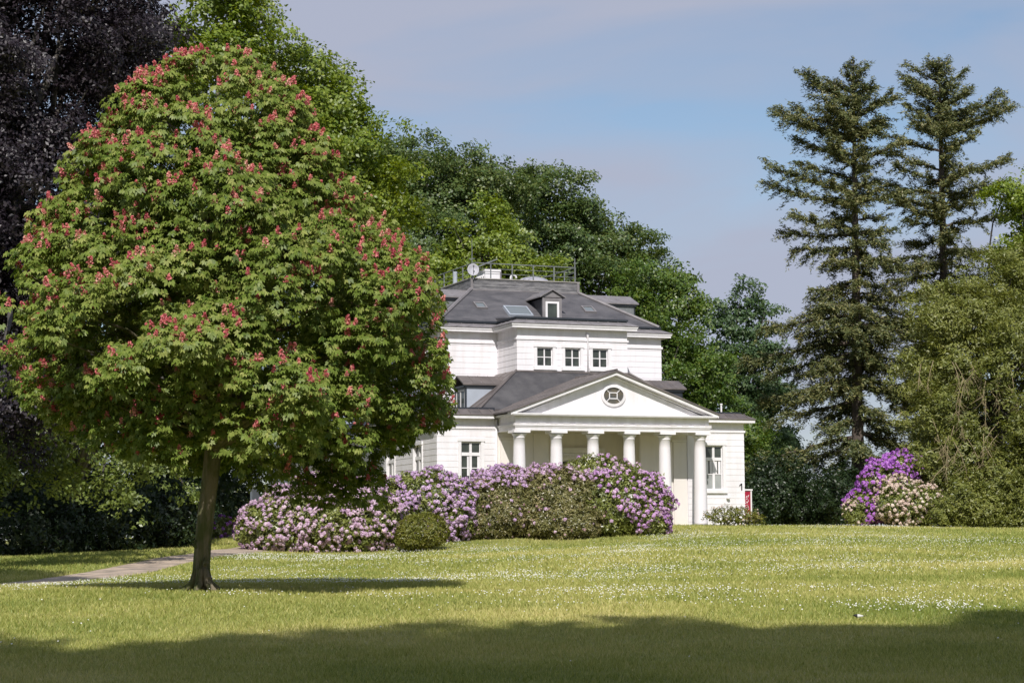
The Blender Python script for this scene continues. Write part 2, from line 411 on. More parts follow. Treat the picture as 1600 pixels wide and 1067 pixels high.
# value noise for patches
_rn = np.random.default_rng(77).random((64, 64))
def vnoise(x, y):
    xi, yi = np.floor(x).astype(int), np.floor(y).astype(int); fx, fy = x-xi, y-yi
    fx, fy = fx*fx*(3-2*fx), fy*fy*(3-2*fy)
    g = lambda a, b: _rn[a % 64, b % 64]
    return (g(xi, yi)*(1-fx)+g(xi+1, yi)*fx)*(1-fy)+(g(xi, yi+1)*(1-fx)+g(xi+1, yi+1)*fx)*fy

def near_path(x, y, w=1.15):
    keep = np.ones(len(x), bool)
    for i in range(0, len(x), 20000):
        d = np.min(np.hypot(x[i:i+20000, None]-PATHC[None, ::2, 0], y[i:i+20000, None]-PATHC[None, ::2, 1]), 1)
        keep[i:i+20000] = d > w
    return keep

def in_house(x, y):
    dx, dy = x-HX, y-HY
    u, v = HC*dx+HS*dy, -HS*dx+HC*dy
    return (np.abs(u) < 9) & (v > -0.7) & (v < 30)

def make_grass():
    rng = np.random.default_rng(3)
    XY = []
    for y0, y1, dens in [(23.5, 30, 900), (30, 38, 620), (38, 50, 380), (50, 66, 200), (66, 84, 110), (84, 104, 60)]:
        area = 0.2950*(y1*y1-y0*y0)+12*(y1-y0)
        n = int(area*dens)
        y = rng.uniform(y0, y1, n); x = rng.uniform(-1, 1, n)*(0.295*y+6)
        XY.append(np.stack([x, y], 1))
    XY = np.concatenate(XY)
    x, y = XY[:, 0], XY[:, 1]
    k = near_path(x, y, 1.12) & ~in_house(x, y)
    x, y = x[k], y[k]
    z = ground(x, y)
    n = len(x)
    sc = np.clip(y/30, 0.85, 2.4)
    clump = vnoise(x*1.7, y*1.7)
    h = rng.uniform(0.03, 0.075, n)*(0.6+0.8*clump)*np.sqrt(sc)
    w = rng.uniform(0.005, 0.010, n)*sc
    ang = rng.uniform(0, 2*math.pi, n)
    lean = rng.normal(size=(n, 2))*0.55*h[:, None]
    dx, dy = np.cos(ang)*w, np.sin(ang)*w
    V = np.empty((n, 3, 3))
    V[:, 0] = np.stack([x-dx, y-dy, z-0.01], 1); V[:, 1] = np.stack([x+dx, y+dy, z-0.01], 1)
    V[:, 2] = np.stack([x+lean[:, 0], y+lean[:, 1], z+h], 1)
    dry = vnoise(x*0.16+9, y*0.16+4)
    rnd = np.clip(0.42+rng.normal(size=n)*0.20+(dry-0.5)*0.45, 0, 1)
    o = np_mesh('grass', V.reshape(-1, 3), np.arange(n*3).reshape(-1, 3), M['l_grass'], rnd=rnd)
    tag(o, kind='stuff')

def make_daisies():
    rng = np.random.default_rng(11)
    n = 330000
    y = np.sqrt(rng.uniform(25**2, 104**2, n)); x = rng.uniform(-0.26, 0.26, n)*y
    p = vnoise(x*0.28+3, y*0.13+8)*0.65+vnoise(x*0.9+20, y*0.5+2)*0.45
    far = np.clip((y-34)/18, 0.03, 1)
    prob = np.clip((p-0.62)*0.7, 0.003, 0.3)*far
    # dense drifts seen behind the chestnut and along the middle of the lawn
    for (px, py, Y, rx, ry, s) in [(450, 882, 72, 4.5, 2.2, .9), (560, 912, 50, 5, 2.0, .8), (800, 905, 54, 8, 2.5, .35), (1250, 900, 57, 9, 4, .3), (1100, 930, 43, 6, 1.6, .45), (1500, 950, 38, 3.5, 1.6, .6),
                                   (1300, 850, 74, 7, 4, .3), (1000, 870, 66, 8, 3, .25), (480, 930, 40.5, 2, .8, .5)]:
        c = pix(px, py, Y)
        prob += 0.62*s*np.exp(-((x-c[0])/rx)**2-((y-c[1])/ry)**2)*np.clip(vnoise(x*0.8, y*0.6)*2-.3, 0, 1)
    k = (rng.random(n) < prob) & near_path(x, y, 1.3) & ~in_house(x, y) & ~((x < -11.5) & (y > np.interp(x, PATHC[:112, 0], PATHC[:112, 1])))
    x, y = x[k], y[k]; n = len(x)
    z = ground(x, y)+rng.uniform(0.045, 0.085, n)*np.clip(np.sqrt(y/40), 1, 1.5)
    nr = nrm(np.stack([rng.normal(size=n)*0.35, -0.75+rng.normal(size=n)*0.3, 0.8+rng.normal(size=n)*0.2], 1))
    a = nrm(np.cross(nr, rng.normal(size=(n, 3)))); b = np.cross(nr, a)
    r = rng.uniform(0.009, 0.015, n)[:, None]
    C = np.stack([x, y, z], 1)
    ang = np.arange(6)*math.pi/3
    V = C[:, None, :]+r[:, None, :]*(a[:, None, :]*np.cos(ang)[None, :, None]+b[:, None, :]*np.sin(ang)[None, :, None])
    o = np_mesh('daisies', V.reshape(-1, 3), np.arange(n*6).reshape(-1, 6), M['f_daisy'], rnd=rng.random(n))
    tag(o, 'tiny white daisies scattered in drifts over the lawn', 'daisies', kind='stuff')
    print('daisies', n)

# ------------------------------------------------------------------ the villa
A1, V1, A2, V2, B2, VB, VP, HP = 8.183, 1.930, 6.229, 7.344, 3.012, 4.596, 10.955, 3.098
V1B = 21.0      # rear of the lower storey
V2B = 22.0      # rear of the upper storey

def clad(mb, O, d, nrmv, L, w0, w1, ops=(), pitch=0.292, lap=0.012, back=0.14, phase=0.0):
    """lapped boards on a wall; ops = openings (a0,a1,z0,z1) along the wall"""
    O, d, nv = np.array(O, float), np.array(d, float), np.array(nrmv, float)
    def P(a, off, w):
        q = O+d*a+nv*off
        return (q[0], q[1], w)
    zb = w0-phase
    while zb < w1-1e-6:
        z0, z1 = max(zb, w0), min(zb+pitch, w1)
        cuts = sorted({z0, z1} | {z for o in ops for z in (o[2], o[3]) if z0 < z < z1})
        for za, zc in zip(cuts[:-1], cuts[1:]):
            zm = (za+zc)/2
            segs, a = [], 0.0
            for o in sorted(ops):
                if o[2] < zm < o[3]:
                    segs.append((a, o[0])); a = o[1]
            segs.append((a, L))
            oa, oc = lap*(1-(za-zb)/pitch)+0.004, lap*(1-(zc-zb)/pitch)+0.004
            for s0, s1 in segs:
                if s1-s0 < 0.01: continue
                mb.hexa([P(s0, oa, za), P(s1, oa, za), P(s1, -back, za), P(s0, -back, za), P(s0, oc, zc), P(s1, oc, zc), P(s1, -back, zc), P(s0, -back, zc)])
        zb += pitch

def window(parent, loc, rz, W, H, kind, label=None):
    """local frame: x along the wall, y into the wall, z up; origin at lower left of the opening on the wall face"""
    t = 0.055
    f = MB()
    # casing on the wall face
    cw = 0.15
    f.box(-cw, 0, -0.055, 0.02, -0.02, H+0.02); f.box(W, W+cw, -0.055, 0.02, -0.02, H+0.02)
    f.box(-cw-0.03, W+cw+0.03, -0.085, 0.02, H+0.02, H+0.17)
    # sash set back in the reveal
    y0, y1 = 0.07, 0.125
    f.box(0, t, y0, y1, 0, H); f.box(W-t, W, y0, y1, 0, H); f.box(t, W-t, y0, y1, 0, t); f.box(t, W-t, y0, y1, H-t, H)
    f.box(0.0, 0.012, -0.03, y0, 0, H); f.box(W-0.012, W, -0.03, y0, 0, H)
    mt = 0.04
    if kind == 'four':
        f.box(W/2-mt/2-0.01, W/2+mt/2+0.01, y0-0.01, y1, t, H-t)
        for a, b in ((t, W/2-mt/2-0.01), (W/2+mt/2+0.01, W-t)):
            f.box(a, b, y0+0.004, y1, H*0.5-mt/2, H*0.5+mt/2)
        panes = [(t, W-t, t, H-t, 'glass')]
    elif kind == 'tall':
        zt = H*0.70
        f.box(t, W-t, y0-0.03, y1, zt-0.09, zt+0.07)
        f.box(W/2-0.06, W/2+0.06, y0-0.015, y1, t, zt-0.09)
        f.box(W/2-0.06, W/2+0.06, y0-0.015, y1, zt+0.07, H-t)
        for a, b in ((t, W/2-0.06), (W/2+0.06, W-t)):
            f.box(a, b, y0+0.004, y1, zt*0.5-0.02, zt*0.5+0.02)
        lo = 'curtain' if label == 'frosted' else 'glass'
        panes = [(t, W-t, zt, H-t, 'glass'), (t, W-t, zt*0.5, zt, 'glass'), (t, W-t, t, zt*0.5, lo)]
    else:
        panes = [(t, W-t, t, H-t, 'glass')]
    o = f.build('window', M['trim'], parent, loc=loc, rz=rz)
    for a, b, c, d, mk in panes:
        g = MB(); g.box(a, b, 0.105, 0.118, c, d); g.build('pane', M[mk], o)
    if kind == 'tall' and label == 'frosted':
        for xx in (t+0.02, W/2-0.20, W/2+0.08, W-t-0.16):
            c = MB(); c.box(xx, xx+0.13, 0.085, 0.10, zt*0.5+0.03, zt-0.10); c.build('curtain', M['trim'], o)
    if kind == 'tall' and label is None:
        for xx in (W/2-0.17, W-t-0.10):
            c = MB(); c.box(xx, xx+0.09, 0.085, 0.10, 0.3, zt-0.10); c.build('curtain', M['trim'], o)
    s = MB()
    s.box(-cw-0.04, W+cw+0.04, -0.12, 0.02, -0.17, -0.02)
    s.build('sill', M['trim'], o)
    return o

def villa():
    H = empty('villa', (HX, HY, HZ), HROT)
    tag(H, 'white painted wooden villa with a six column portico and dark roofs', 'villa')
    # ---- lower storey walls
    m = MB()
    wl_ = (-6.98, -5.96, 2.10, 4.02)     # left front window (u0,u1,w0,w1)
    wr_ = (6.0, 6.98, 1.78, 3.98)
    clad(m, (-A1, V1), (1, 0), (0, -1), A1-5.15, -0.4, 4.72, [(wl_[0]+A1, wl_[1]+A1, wl_[2], wl_[3])])
    clad(m, (5.02, V1), (1, 0), (0, -1), A1-5.02, -0.4, 4.72, [(wr_[0]-5.02, wr_[1]-5.02, wr_[2], wr_[3])])
    sw = (4.15, 5.35, 1.95, 3.95)
    clad(m, (-A1, V1B), (0, -1), (-1, 0), V1B-V1, -0.4, 4.72, [(V1B-sw[1], V1B-sw[0], sw[2], sw[3]), (V1B-9.6, V1B-8.4, 1.95, 3.95)])
    clad(m, (A1, V1), (0, 1), (1, 0), V1B-V1, -0.4, 4.72)
    m.box(-A1+0.16, -5.2, V1+0.16, V1B, -0.5, 5.1); m.box(5.1, A1-0.16, V1+0.16, V1B, -0.5, 5.1); m.box(-5.2, 5.1, V1+2.4, V1B, -0.5, 5.1)
    # frieze above the boards, plain
    for u0, u1 in ((-A1, -5.15), (5.02, A1)):
        m.box(u0, u1, V1, V1+0.16, 4.72, 5.12)
        m.box(u0-(0.06 if u0 < 0 else 0), u1+(0.06 if u1 > 0 else 0), V1-0.06, V1+0.1, 4.64, 4.75)
    for s in (-1, 1):
        a, b = sorted((s*A1, s*(A1-0.16)))
        m.box(a, b, V1+0.16, V1B, 4.72, 5.12)
        a, b = sorted((s*(A1+0.06), s*(A1-0.1)))
        m.box(a, b, V1+0.1, V1B, 4.64, 4.75)
    m.build('wall', M['white'], H)
    window(H, (wl_[0], V1, wl_[2]), 0, wl_[1]-wl_[0], wl_[3]-wl_[2], 'tall')
    window(H, (wr_[0], V1, wr_[2]), 0, wr_[1]-wr_[0], wr_[3]-wr_[2], 'tall', 'frosted')
    window(H, (-A1, sw[1], sw[2]), -math.pi/2, sw[1]-sw[0], sw[3]-sw[2], 'tall')
    window(H, (-A1, 9.6, 1.95), -math.pi/2, 1.2, 2.0, 'tall')

    # ---- lower cornice, copper ledge, gutter, wing roofs
    m = MB()
    o = 0.433
    m.box(-A1-o, -5.42, V1-o, V1+0.05, 5.12, 5.27); m.box(5.42, A1+o, V1-o, V1+0.05, 5.12, 5.27)
    m.box(-A1-o, -A1+0.05, V1+0.05, V1B, 5.12, 5.27); m.box(A1-0.05, A1+o, V1+0.05, V1B, 5.12, 5.27)
    m.build('cornice', M['trim'], H)
    m = MB()
    ot = o+0.05
    for s in (-1, 1):
        ue, ui = s*(A1+ot), s*(A1-0.05)
        # front ledge (mitred at the outer corner)
        p = [(ue, V1-ot), (s*5.3, V1-ot), (s*5.3, V1+0.10), (ui, V1+0.10)]
        if s > 0: p = [(s*5.3, V1-ot), (ue, V1-ot), (ui, V1+0.10), (s*5.3, V1+0.10)]
        zt = [5.31, 5.31, 5.60, 5.60]
        m.hexa([(*q, 5.272) for q in p]+[(*q, z) for q, z in zip(p, zt)])
        p = [(ue, V1-ot), (ui, V1+0.10), (ui, V1B), (ue, V1B)]
        zt = [5.31, 5.60, 5.60, 5.31]
        if s > 0: p, zt = [p[1], p[0], p[3], p[2]], [zt[1], zt[0], zt[3], zt[2]]
        m.hexa([(*q, 5.272) for q in p]+[(*q, z) for q, z in zip(p, zt)])
        # standing seams on the ledge
        for k in range(6):
            u = s*(5.5+0.55*k)
            m.hexa([(u-.02, V1-ot+.01, 5.30), (u+.02, V1-ot+.01, 5.30), (u+.02, V1+.09, 5.59), (u-.02, V1+.09, 5.59), (u-.02, V1-ot+.01, 5.335), (u+.02, V1-ot+.01, 5.335), (u+.02, V1+.09, 5.625), (u-.02, V1+.09, 5.625)])
    m.build('ledge', M['copper'], H)
    m = MB()
    for s in (-1, 1):
        a, b = sorted((s*5.2, s*(A1-0.06)))
        m.box(a, b, V1+0.11, V1+0.30, 5.52, 5.68)
        a, b = sorted((s*(A1-0.06), s*(A1-0.25)))
        m.box(a, b, V1+0.31, V1B, 5.52, 5.68)
    m.build('gutter', M['gutter'], H)
    m = MB()
    m.box(-A1+0.3, A1-0.3, V1+0.32, V1B-0.1, 5.4, 5.63)
    m.build('wing_roof', M['copper'], H)
    # ---- steep lower roof between wings and upper storey
    ev, eu, zt = V1+0.30, 5.90, 7.72
    m = MB()
    m.add([(-eu, ev, 5.62), (eu, ev, 5.62), (B2+0.04, VB-0.02, zt), (-B2-0.04, VB-0.02, zt), (-eu, VB, 5.62), (eu, VB, 5.62)],
          [(0, 1, 2, 3), (0, 3, 4), (1, 5, 2), (3, 2, 5, 4), (0, 4, 5, 1)])
    m.build('front_roof', M['bitumen'], H)
    m = MB()
    for s in (-1, 1):
        q = [(s*(eu+.03), ev-.0, 5.64), (s*(B2+.06), VB+.02, zt+.02), (s*(B2+.06), V2+.02, zt+.02), (s*(eu+.03), V2+.02, 5.64), (s*(B2-.3), VB+.02, 5.64), (s*(B2-.3), V2+.02, 5.64)]
        m.add(q, [(0, 1, 2, 3), (0, 4, 1), (3, 2, 5), (0, 3, 5, 4), (1, 4, 5, 2)])
        # hip capping and seams
        m.tube([(s*(eu+.02), ev-.02, 5.66), (s*(B2+.05), VB-.02, zt+.03)], 0.06, 6)
        for k in range(1, 5):
            v = ev+k*0.95
            f0 = max(0.0, 1-(v-ev)/(VB-ev))
            u_in = B2+.06+(eu-B2)*f0
            m.tube([(s*(eu+.03), v, 5.66), (s*u_in, v, 5.66+(zt-5.64)*(1-f0))], 0.025, 4)
    m.box(-B2-.05, B2+.05, VB-0.10, VB-0.035, zt-0.05, zt+0.03)
    m.build('side_roof', M['copper'], H)

    # ---- portico
    m = MB()
    m.box(-5.3, 5.3, -0.55, V1+2.5, -0.6, 0.015)
    m.build('portico_floor', M['stone'], H)
    for i in range(6):
        u = 1.9*(i-2.5)
        c = MB()
        prof = [(0.335, 0.0), (0.335, 0.10)]+[(0.335-0.065*(k/10)**1.25, 0.10+4.0*k/10) for k in range(1, 11)]
        prof += [(0.285, 4.11), (0.285, 4.15), (0.275, 4.17), (0.30, 4.22), (0.355, 4.30), (0.36, 4.33)]
        c.lathe(prof, 28)
        co = c.build('column', M['white'], H, smooth=True, loc=(u, 0, 0.012))
        k = MB()
        k.box(-0.41, 0.41, -0.42, 0.41, 4.355, 4.475)
        k.build('capital', M['trim'], co)
    m = MB()
    # architrave and frieze: front beam and the two returns
    def ring(u, v0, th, z0, z1):
        m.box(-u, u, v0, v0+th, z0, z1)
        for s in (-1, 1):
            a, b = sorted((s*u, s*(u-th)))
            m.box(a, b, v0+th, V1+0.4, z0, z1)
    ring(5.10, -0.40, 0.78, 4.485, 4.63)
    ring(5.13, -0.43, 0.81, 4.63, 4.70)
    ring(5.17, -0.47, 0.85, 4.70, 4.80)
    ring(5.08, -0.36, 0.74, 4.80, 5.17)
    rngw = np.random.default_rng(2)
    for k in range(17):    # slight swell of the flashing along the top of the architrave
        u = -5.0+k*0.625
        m.box(u-0.17, u+0.17, -0.485, -0.36, 4.80, 4.815+0.02*rngw.random())
    m.build('entablature', M['white'], H)
    m = MB()
    m.box(-4.3, 4.3, 0.38, V1+2.4, 4.62, 4.70)
    m.box(-5.0, 5.0, V1+0.42, V1+2.4, 4.705, 5.1)
    m.build('portico_ceiling', M['soffit'], H)
    # back wall with niche
    m = MB()
    for s in (-1, 1):
        a, b = sorted((s*2.42, s*5.2)); m.box(a, b, V1+0.05, V1+0.3, -0.2, 4.7)
        a, b = sorted((s*2.42, s*2.57)); m.box(a, b, V1+0.3, V1+2.2, -0.2, 4.7)
        a, b = sorted((s*2.45, s*3.24)); m.box(a, b, V1+0.0, V1+0.06, -0.2, 4.45)
        a, b = sorted((s*4.24, s*4.96)); m.box(a, b, V1-0.02, V1+0.06, 0.02, 4.12)
        a, b = sorted((s*4.16, s*4.98)); m.box(a, b, V1-0.05, V1+0.07, 4.13, 4.24)
        a, b = sorted((s*4.1, s*4.2)); m.box(a, b, V1+0.01, V1+0.07, 0.02, 4.11)
    m.box(-2.42, 2.42, V1+2.07, V1+2.3, -0.2, 4.7)
    m.build('back_wall', M['cream'], H)
    d = MB()
    vd = V1+2.07
    d.box(-1.35, 1.35, vd-0.22, vd+0.01, 3.62, 3.88); d.box(-1.2, 1.2, vd-0.10, vd+0.01, 3.25, 3.61)
    for k in range(16):
        d.box(-1.12+k*0.145, -1.04+k*0.145, vd-0.13, vd-0.09, 3.42, 3.50)
    d.box(-1.1, -0.9, vd-0.08, vd+0.01, 0, 3.24); d.box(0.9, 1.1, vd-0.08, vd+0.01, 0, 3.24)
    do = d.build('door', M['trim'], H)
    for s in (-1, 1):
        p = MB(); a, b = sorted((s*0.01, s*0.89)); p.box(a, b, vd-0.05, vd+0.02, 0.03, 2.5)
        p.build('panel', M['soffit'], do)
    p = MB(); p.box(-0.89, 0.89, vd-0.04, vd+0.02, 2.55, 3.2); p.build('pane', M['glass'], do)

    # ---- pediment
    m = MB()
    m.prism([(-5.0, 5.2), (5.0, 5.2), (0, 7.08)], 1, -0.30, 0.2)
    m.build('tympanum', M['white'], H)
    UE, ZE, ZA = 5.44, 5.175, 7.165
    m = MB()
    m.box(-UE+.1, UE-.1, -0.74, -0.1, 5.172, 5.265)
    m.box(-UE+.05, UE-.05, -0.765, -0.70, 5.21, 5.275)
    for s in (-1, 1):
        m.box(*sorted((s*(UE-.12), s*5.0)), -0.1, V1+0.3, 5.172, 5.265)
        th = 0.135
        poly = [(s*UE, ZE), (s*UE, ZE+th), (0, ZA+th), (0, ZA)]
        m.prism(poly if s > 0 else poly[::-1], 1, -0.745, -0.29)
        poly = [(s*(UE-.3), ZE+.03), (s*(UE-.3), ZE+.10), (0, ZA-.03), (0, ZA-.10)]
        m.prism(poly if s > 0 else poly[::-1], 1, -0.45, -0.285)
    m.build('pediment', M['trim'], H)
    m = MB()
    for s in (-1, 1):
        poly = [(s*(UE+.06), ZE+.12), (s*(UE+.06), ZE+.19), (0, ZA+.245), (0, ZA+.14)]
        m.prism(poly if s > 0 else poly[::-1], 1, -0.80, 4.4)
        k_ = (ZA-ZE)/UE
        for v in (0.0, 0.85, 1.7, 2.55, 3.4):
            m.tube([(s*(UE+.04), v, ZE+.20), (0, v, ZA+.25)], 0.022, 4)
    m.tube([(0, -0.81, ZA+.25), (0, 4.4, ZA+.25)], 0.05, 6)
    m.build('portico_roof', M['copper'], H)
    # oval window
    def ell(rx, rz_, n=40): return [(rx*math.cos(2*math.pi*i/n), rz_*math.sin(2*math.pi*i/n)) for i in range(n)]
    m = MB(); oc = (0.0, 6.20)
    o1, o2 = ell(0.64, 0.53), ell(0.525, 0.40)
    n = 40
    vs = []
    for (pl, v) in ((o1, -0.298), (o1, -0.38), (o2, -0.40), (o2, -0.298)):
        vs += [(oc[0]+a, v, oc[1]+b) for a, b in pl]
    fs = [(j*n+i, j*n+(i+1) % n, (j+1)*n+(i+1) % n, (j+1)*n+i) for j in range(3) for i in range(n)]
    m.add(vs, fs)
    ow = m.build('oval_window', M['trim'], H)
    m = MB(); m.prism([(oc[0]+a, oc[1]+b) for a, b in ell(0.53, 0.405)], 1, -0.318, -0.302); m.build('pane', M['oval'], ow)
    m = MB()
    for zc in (-.14, .14): m.box(oc[0]-.2, oc[0]+.2, -0.345, -0.325, oc[1]+zc-.022, oc[1]+zc+.022)
    for xc in (-.2, .2): m.box(oc[0]+xc-.022, oc[0]+xc+.022, -0.345, -0.325, oc[1]-.118, oc[1]+.118)
    for a, b in ((-1, -1), (1, -1), (-1, 1), (1, 1)):
        m.tube([(oc[0]+.2*a, -0.335, oc[1]+.14*b), (oc[0]+.36*a, -0.335, oc[1]+.29*b)], 0.02, 4)
    m.build('muntin', M['trim'], ow)

    # ---- upper storey
    m = MB()
    T0, T1 = 5.5, 9.30
    clad(m, (-A2, V2), (1, 0), (0, -1), A2-B2, T0, T1, phase=0.1)
    clad(m, (B2, V2), (1, 0), (0, -1), A2-B2, T0, T1, phase=0.1)
    ops = [(u+B2, u+0.86+B2, 7.97, 8.93) for u in (-1.95, -0.435, 1.08)]
    clad(m, (-B2, VB), (1, 0), (0, -1), 2*B2, 7.55, T1, ops, phase=0.1)
    clad(m, (-B2, V2), (0, -1), (-1, 0), V2-VB, 7.3, T1, phase=0.14)
    clad(m, (B2, VB), (0, 1), (1, 0), V2-VB, 7.3, T1, phase=0.14)
    ops = [(V2B-10.2, V2B-9.3, 7.6, 9.0)]
    clad(m, (-A2, V2B), (0, -1), (-1, 0), V2B-V2, T0, T1, ops, phase=0.1)
    clad(m, (A2, V2), (0, 1), (1, 0), V2B-V2, T0, T1, phase=0.1)
    m.box(-A2+.15, A2-.15, V2+.15, V2B, 5.3, 9.86); m.box(-B2+.15, B2-.15, VB+.15, V2+.15, 7.3, 9.86)
    def band(z0, z1, e):     # a course all the way round the front
        m.box(-A2-e, -B2-e, V2-e, V2+.15, z0, z1); m.box(B2+e, A2+e, V2-e, V2+.15, z0, z1)
        m.box(-B2-e, B2+e, VB-e, VB+.15, z0, z1)
        m.box(-B2-e, -B2+.15, VB+.15, V2+.15, z0, z1); m.box(B2-.15, B2+e, VB+.15, V2+.15, z0, z1)
        m.box(-A2-e, -A2+.15, V2+.15, V2B, z0, z1); m.box(A2-.15, A2+e, V2+.15, V2B, z0, z1)
    band(9.30, 9.40, 0.065); band(9.40, 9.865, 0.0)
    m.build('upper_wall', M['white'], H)
    for u in (-1.95, -0.435, 1.08):
        window(H, (u, VB, 7.97), 0, 0.86, 0.96, 'four')
    window(H, (-A2, 10.2, 7.6), -math.pi/2, 0.9, 1.4, 'four')
    m = MB(); o = 0.433
    def cornice_ring(z0, z1, o):
        m.box(-A2-o, -B2-o, V2-o, V2+.1, z0, z1); m.box(B2+o, A2+o, V2-o, V2+.1, z0, z1)
        m.box(-B2-o, B2+o, VB-o, VB+.1, z0, z1)
        m.box(-B2-o, -B2+.1, VB+.1, V2+.1, z0, z1); m.box(B2-.1, B2+o, VB+.1, V2+.1, z0, z1)
        m.box(-A2-o, -A2+.1, V2+.1, V2B, z0, z1); m.box(A2-.1, A2+o, V2+.1, V2B, z0, z1)
    cornice_ring(9.863, 9.98, o-0.04); cornice_ring(9.981, 10.065, o)
    m.build('upper_cornice', M['trim'], H)
    m = MB(); o = 0.47
    def ledge(pts, inn, closed=False):
        # pts outer outline (low), inn inner outline (high)
        for (a, b), (c, d_) in zip(zip(pts[:-1], pts[1:]), zip(inn[:-1], inn[1:])):
            m.hexa([(*a, 10.068), (*b, 10.068), (*d_, 10.068), (*c, 10.068), (*a, 10.10), (*b, 10.10), (*d_, 10.30), (*c, 10.30)])
            L_ = math.dist(a, b); nse = int(L_/0.6)
            for k in range(1, nse):
                t = k/nse
                pa = [a[i]+(b[i]-a[i])*t for i in (0, 1)]; pb = [c[i]+(d_[i]-c[i])*t for i in (0, 1)]
                m.tube([(*pa, 10.105), (*pb, 10.305)], 0.022, 4)
    g = 0.02
    outer = [(-A2-o, V2B), (-A2-o, V2-o), (-B2-o, V2-o), (-B2-o, VB-o), (B2+o, VB-o), (B2+o, V2-o), (A2+o, V2-o), (A2+o, V2B)]
    inner = [(-A2-g+.03, V2B), (-A2-g+.03, V2-g), (-B2-g, V2-g), (-B2-g, VB-g), (B2+g, VB-g), (B2+g, V2-g), (A2+g-.03, V2-g), (A2+g-.03, V2B)]
    ledge(outer, inner)
    m.build('upper_ledge', M['lead'], H)
    m = MB()
    for z0, z1, g in ((10.26, 10.36, 0.0), (10.361, 10.455, 0.05)):
        m.box(-A2, -B2-g, V2-g, V2+.12, z0, z1); m.box(B2+g, A2, V2-g, V2+.12, z0, z1)
        m.box(-B2-g, B2+g, VB-g, VB+.14, z0, z1)
        m.box(-B2-g, -B2+.14, VB+.14, V2+.12, z0, z1); m.box(B2-.14, B2+g, VB+.14, V2+.12, z0, z1)
        m.box(-A2-g, -A2+.12, V2+.12, V2B, z0, z1); m.box(A2-.12, A2+g, V2+.12, V2B, z0, z1)
    m.build('upper_gutter', M['gutter'], H)
    # roof
    m = MB()
    q = [(-A2+.08, V2+.08, 10.42), (A2-.08, V2+.08, 10.42), (HP, VP, 12.52), (-HP, VP, 12.52)]
    bk = [(-A2+.08, V2B, 10.42), (A2-.08, V2B, 10.42), (HP, V2B-3.6, 12.52), (-HP, V2B-3.6, 12.52)]
    m.add(q+bk, [(0, 1, 2, 3), (5, 4, 7, 6), (4, 0, 3, 7), (1, 5, 6, 2), (3, 2, 6, 7), (0, 4, 5, 1)])
    m.add([(-B2+.1, VB+.1, 10.40), (B2-.1, VB+.1, 10.40), (B2-.1, V2+.6, 10.70), (-B2+.1, V2+.6, 10.70), (-B2+.1, V2+.6, 10.2), (B2-.1, V2+.6, 10.2)],
          [(0, 1, 2, 3), (0, 4, 5, 1), (0, 3, 4), (1, 5, 2), (3, 2, 5, 4)])
    m.build('roof', M['slate'], H)
    for s in (-1, 1):
        for v0, v1_ in ((V2+.06, VP-.02), (V2B-.1, V2B-3.6)):
            m = MB(); m.tube([(s*(A2-.06), v0, 10.45), (s*HP, v1_, 12.55)], 0.10, 6); m.build('hip_flashing', M['lead'], H)
        m = MB(); m.box(*sorted((s*(HP+.02), s*(HP-.12))), VP-0.06, VP+0.05, 12.58, 13.095); m.build('corner_strip', M['lead'], H)
    m = MB(); m.box(-HP+.0, HP-.0, VP-.05, VP+.02, 12.50, 12.57)
    m.build('ridge_flashing', M['lead'], H)
    m = MB()
    m.box(-HP, HP, VP, VP+.3, 12.3, 13.10); m.box(-HP, -HP+.3, VP+.3, V2B-3.6, 12.3, 13.10); m.box(HP-.3, HP, VP+.3, V2B-3.6, 12.3, 13.10)
    m.box(-HP+.3, HP-.3, VP+.3, V2B-3.6, 12.3, 12.95)
    for z in (12.70, 12.86, 13.0):     # courses of the slate band
        m.box(-HP-.012, HP+.012, VP-.015, VP+.01, z, z+.02)
    m.build('parapet', M['parapet'], H)
    m = MB()
    m.box(-HP-.05, HP+.05, VP-.06, VP+.34, 13.102, 13.15); m.box(-HP-.05, -HP+.34, VP+.34, V2B-3.6, 13.102, 13.15); m.box(HP-.34, HP+.05, VP+.34, V2B-3.6, 13.102, 13.15)
    m.build('parapet_coping', M['stone'], H)
    # railing
    m = MB()
    posts = [-2.81, -1.92, -0.70, 0.51, 1.71, 2.93]
    vr = VP+0.12
    zt = 13.95
    for u in posts[1:]: m.box(u-.025, u+.025, vr-.025, vr+.025, 13.15, zt)
    m.box(posts[-1]-.02, posts[-1]+.02, vr-.02, vr+.02, zt, zt+.5)
    m.box(posts[-1]-.07, posts[-1]+.07, vr-.02, vr+.02, zt+.22, zt+.27)
    for z in (13.42, 13.68): m.tube([(-2.9, vr, z), (2.93, vr, z)], 0.016, 5)
    m.tube([(-2.95, vr, zt+.02), (2.93, vr, zt)], 0.028, 6)
    for s in (-1, 1):
        for k in range(5):
            v = vr+1.5*k+(1.5 if s < 0 else 0)
            m.box(s*2.95-.025, s*2.95+.025, v-.025, v+.025, 13.15, zt)
        for z in (13.42, 13.68): m.tube([(s*2.95, vr, z), (s*2.95, vr+7, z)], 0.016, 5)
        m.tube([(s*2.95, vr, zt), (s*2.95, vr+7, zt)], 0.028, 6)
    m.build('railing', M['iron'], H)
    # terrace clutter
    m = MB()
    m.box(-1.62, -0.78, 12.7, 14.0, 12.96, 13.78)
    m.box(-1.66, -0.74, 12.66, 14.04, 13.78, 13.88)
    m.hexa([(-2.5, 12.85, 12.96), (-1.62, 12.85, 12.96), (-1.62, 13.9, 12.96), (-2.5, 13.9, 12.96), (-2.5, 12.85, 13.28), (-1.62, 12.85, 13.62), (-1.62, 13.9, 13.62), (-2.5, 13.9, 13.28)])
    ht = m.build('roof_hatch', M['trim'], H)
    m = MB()
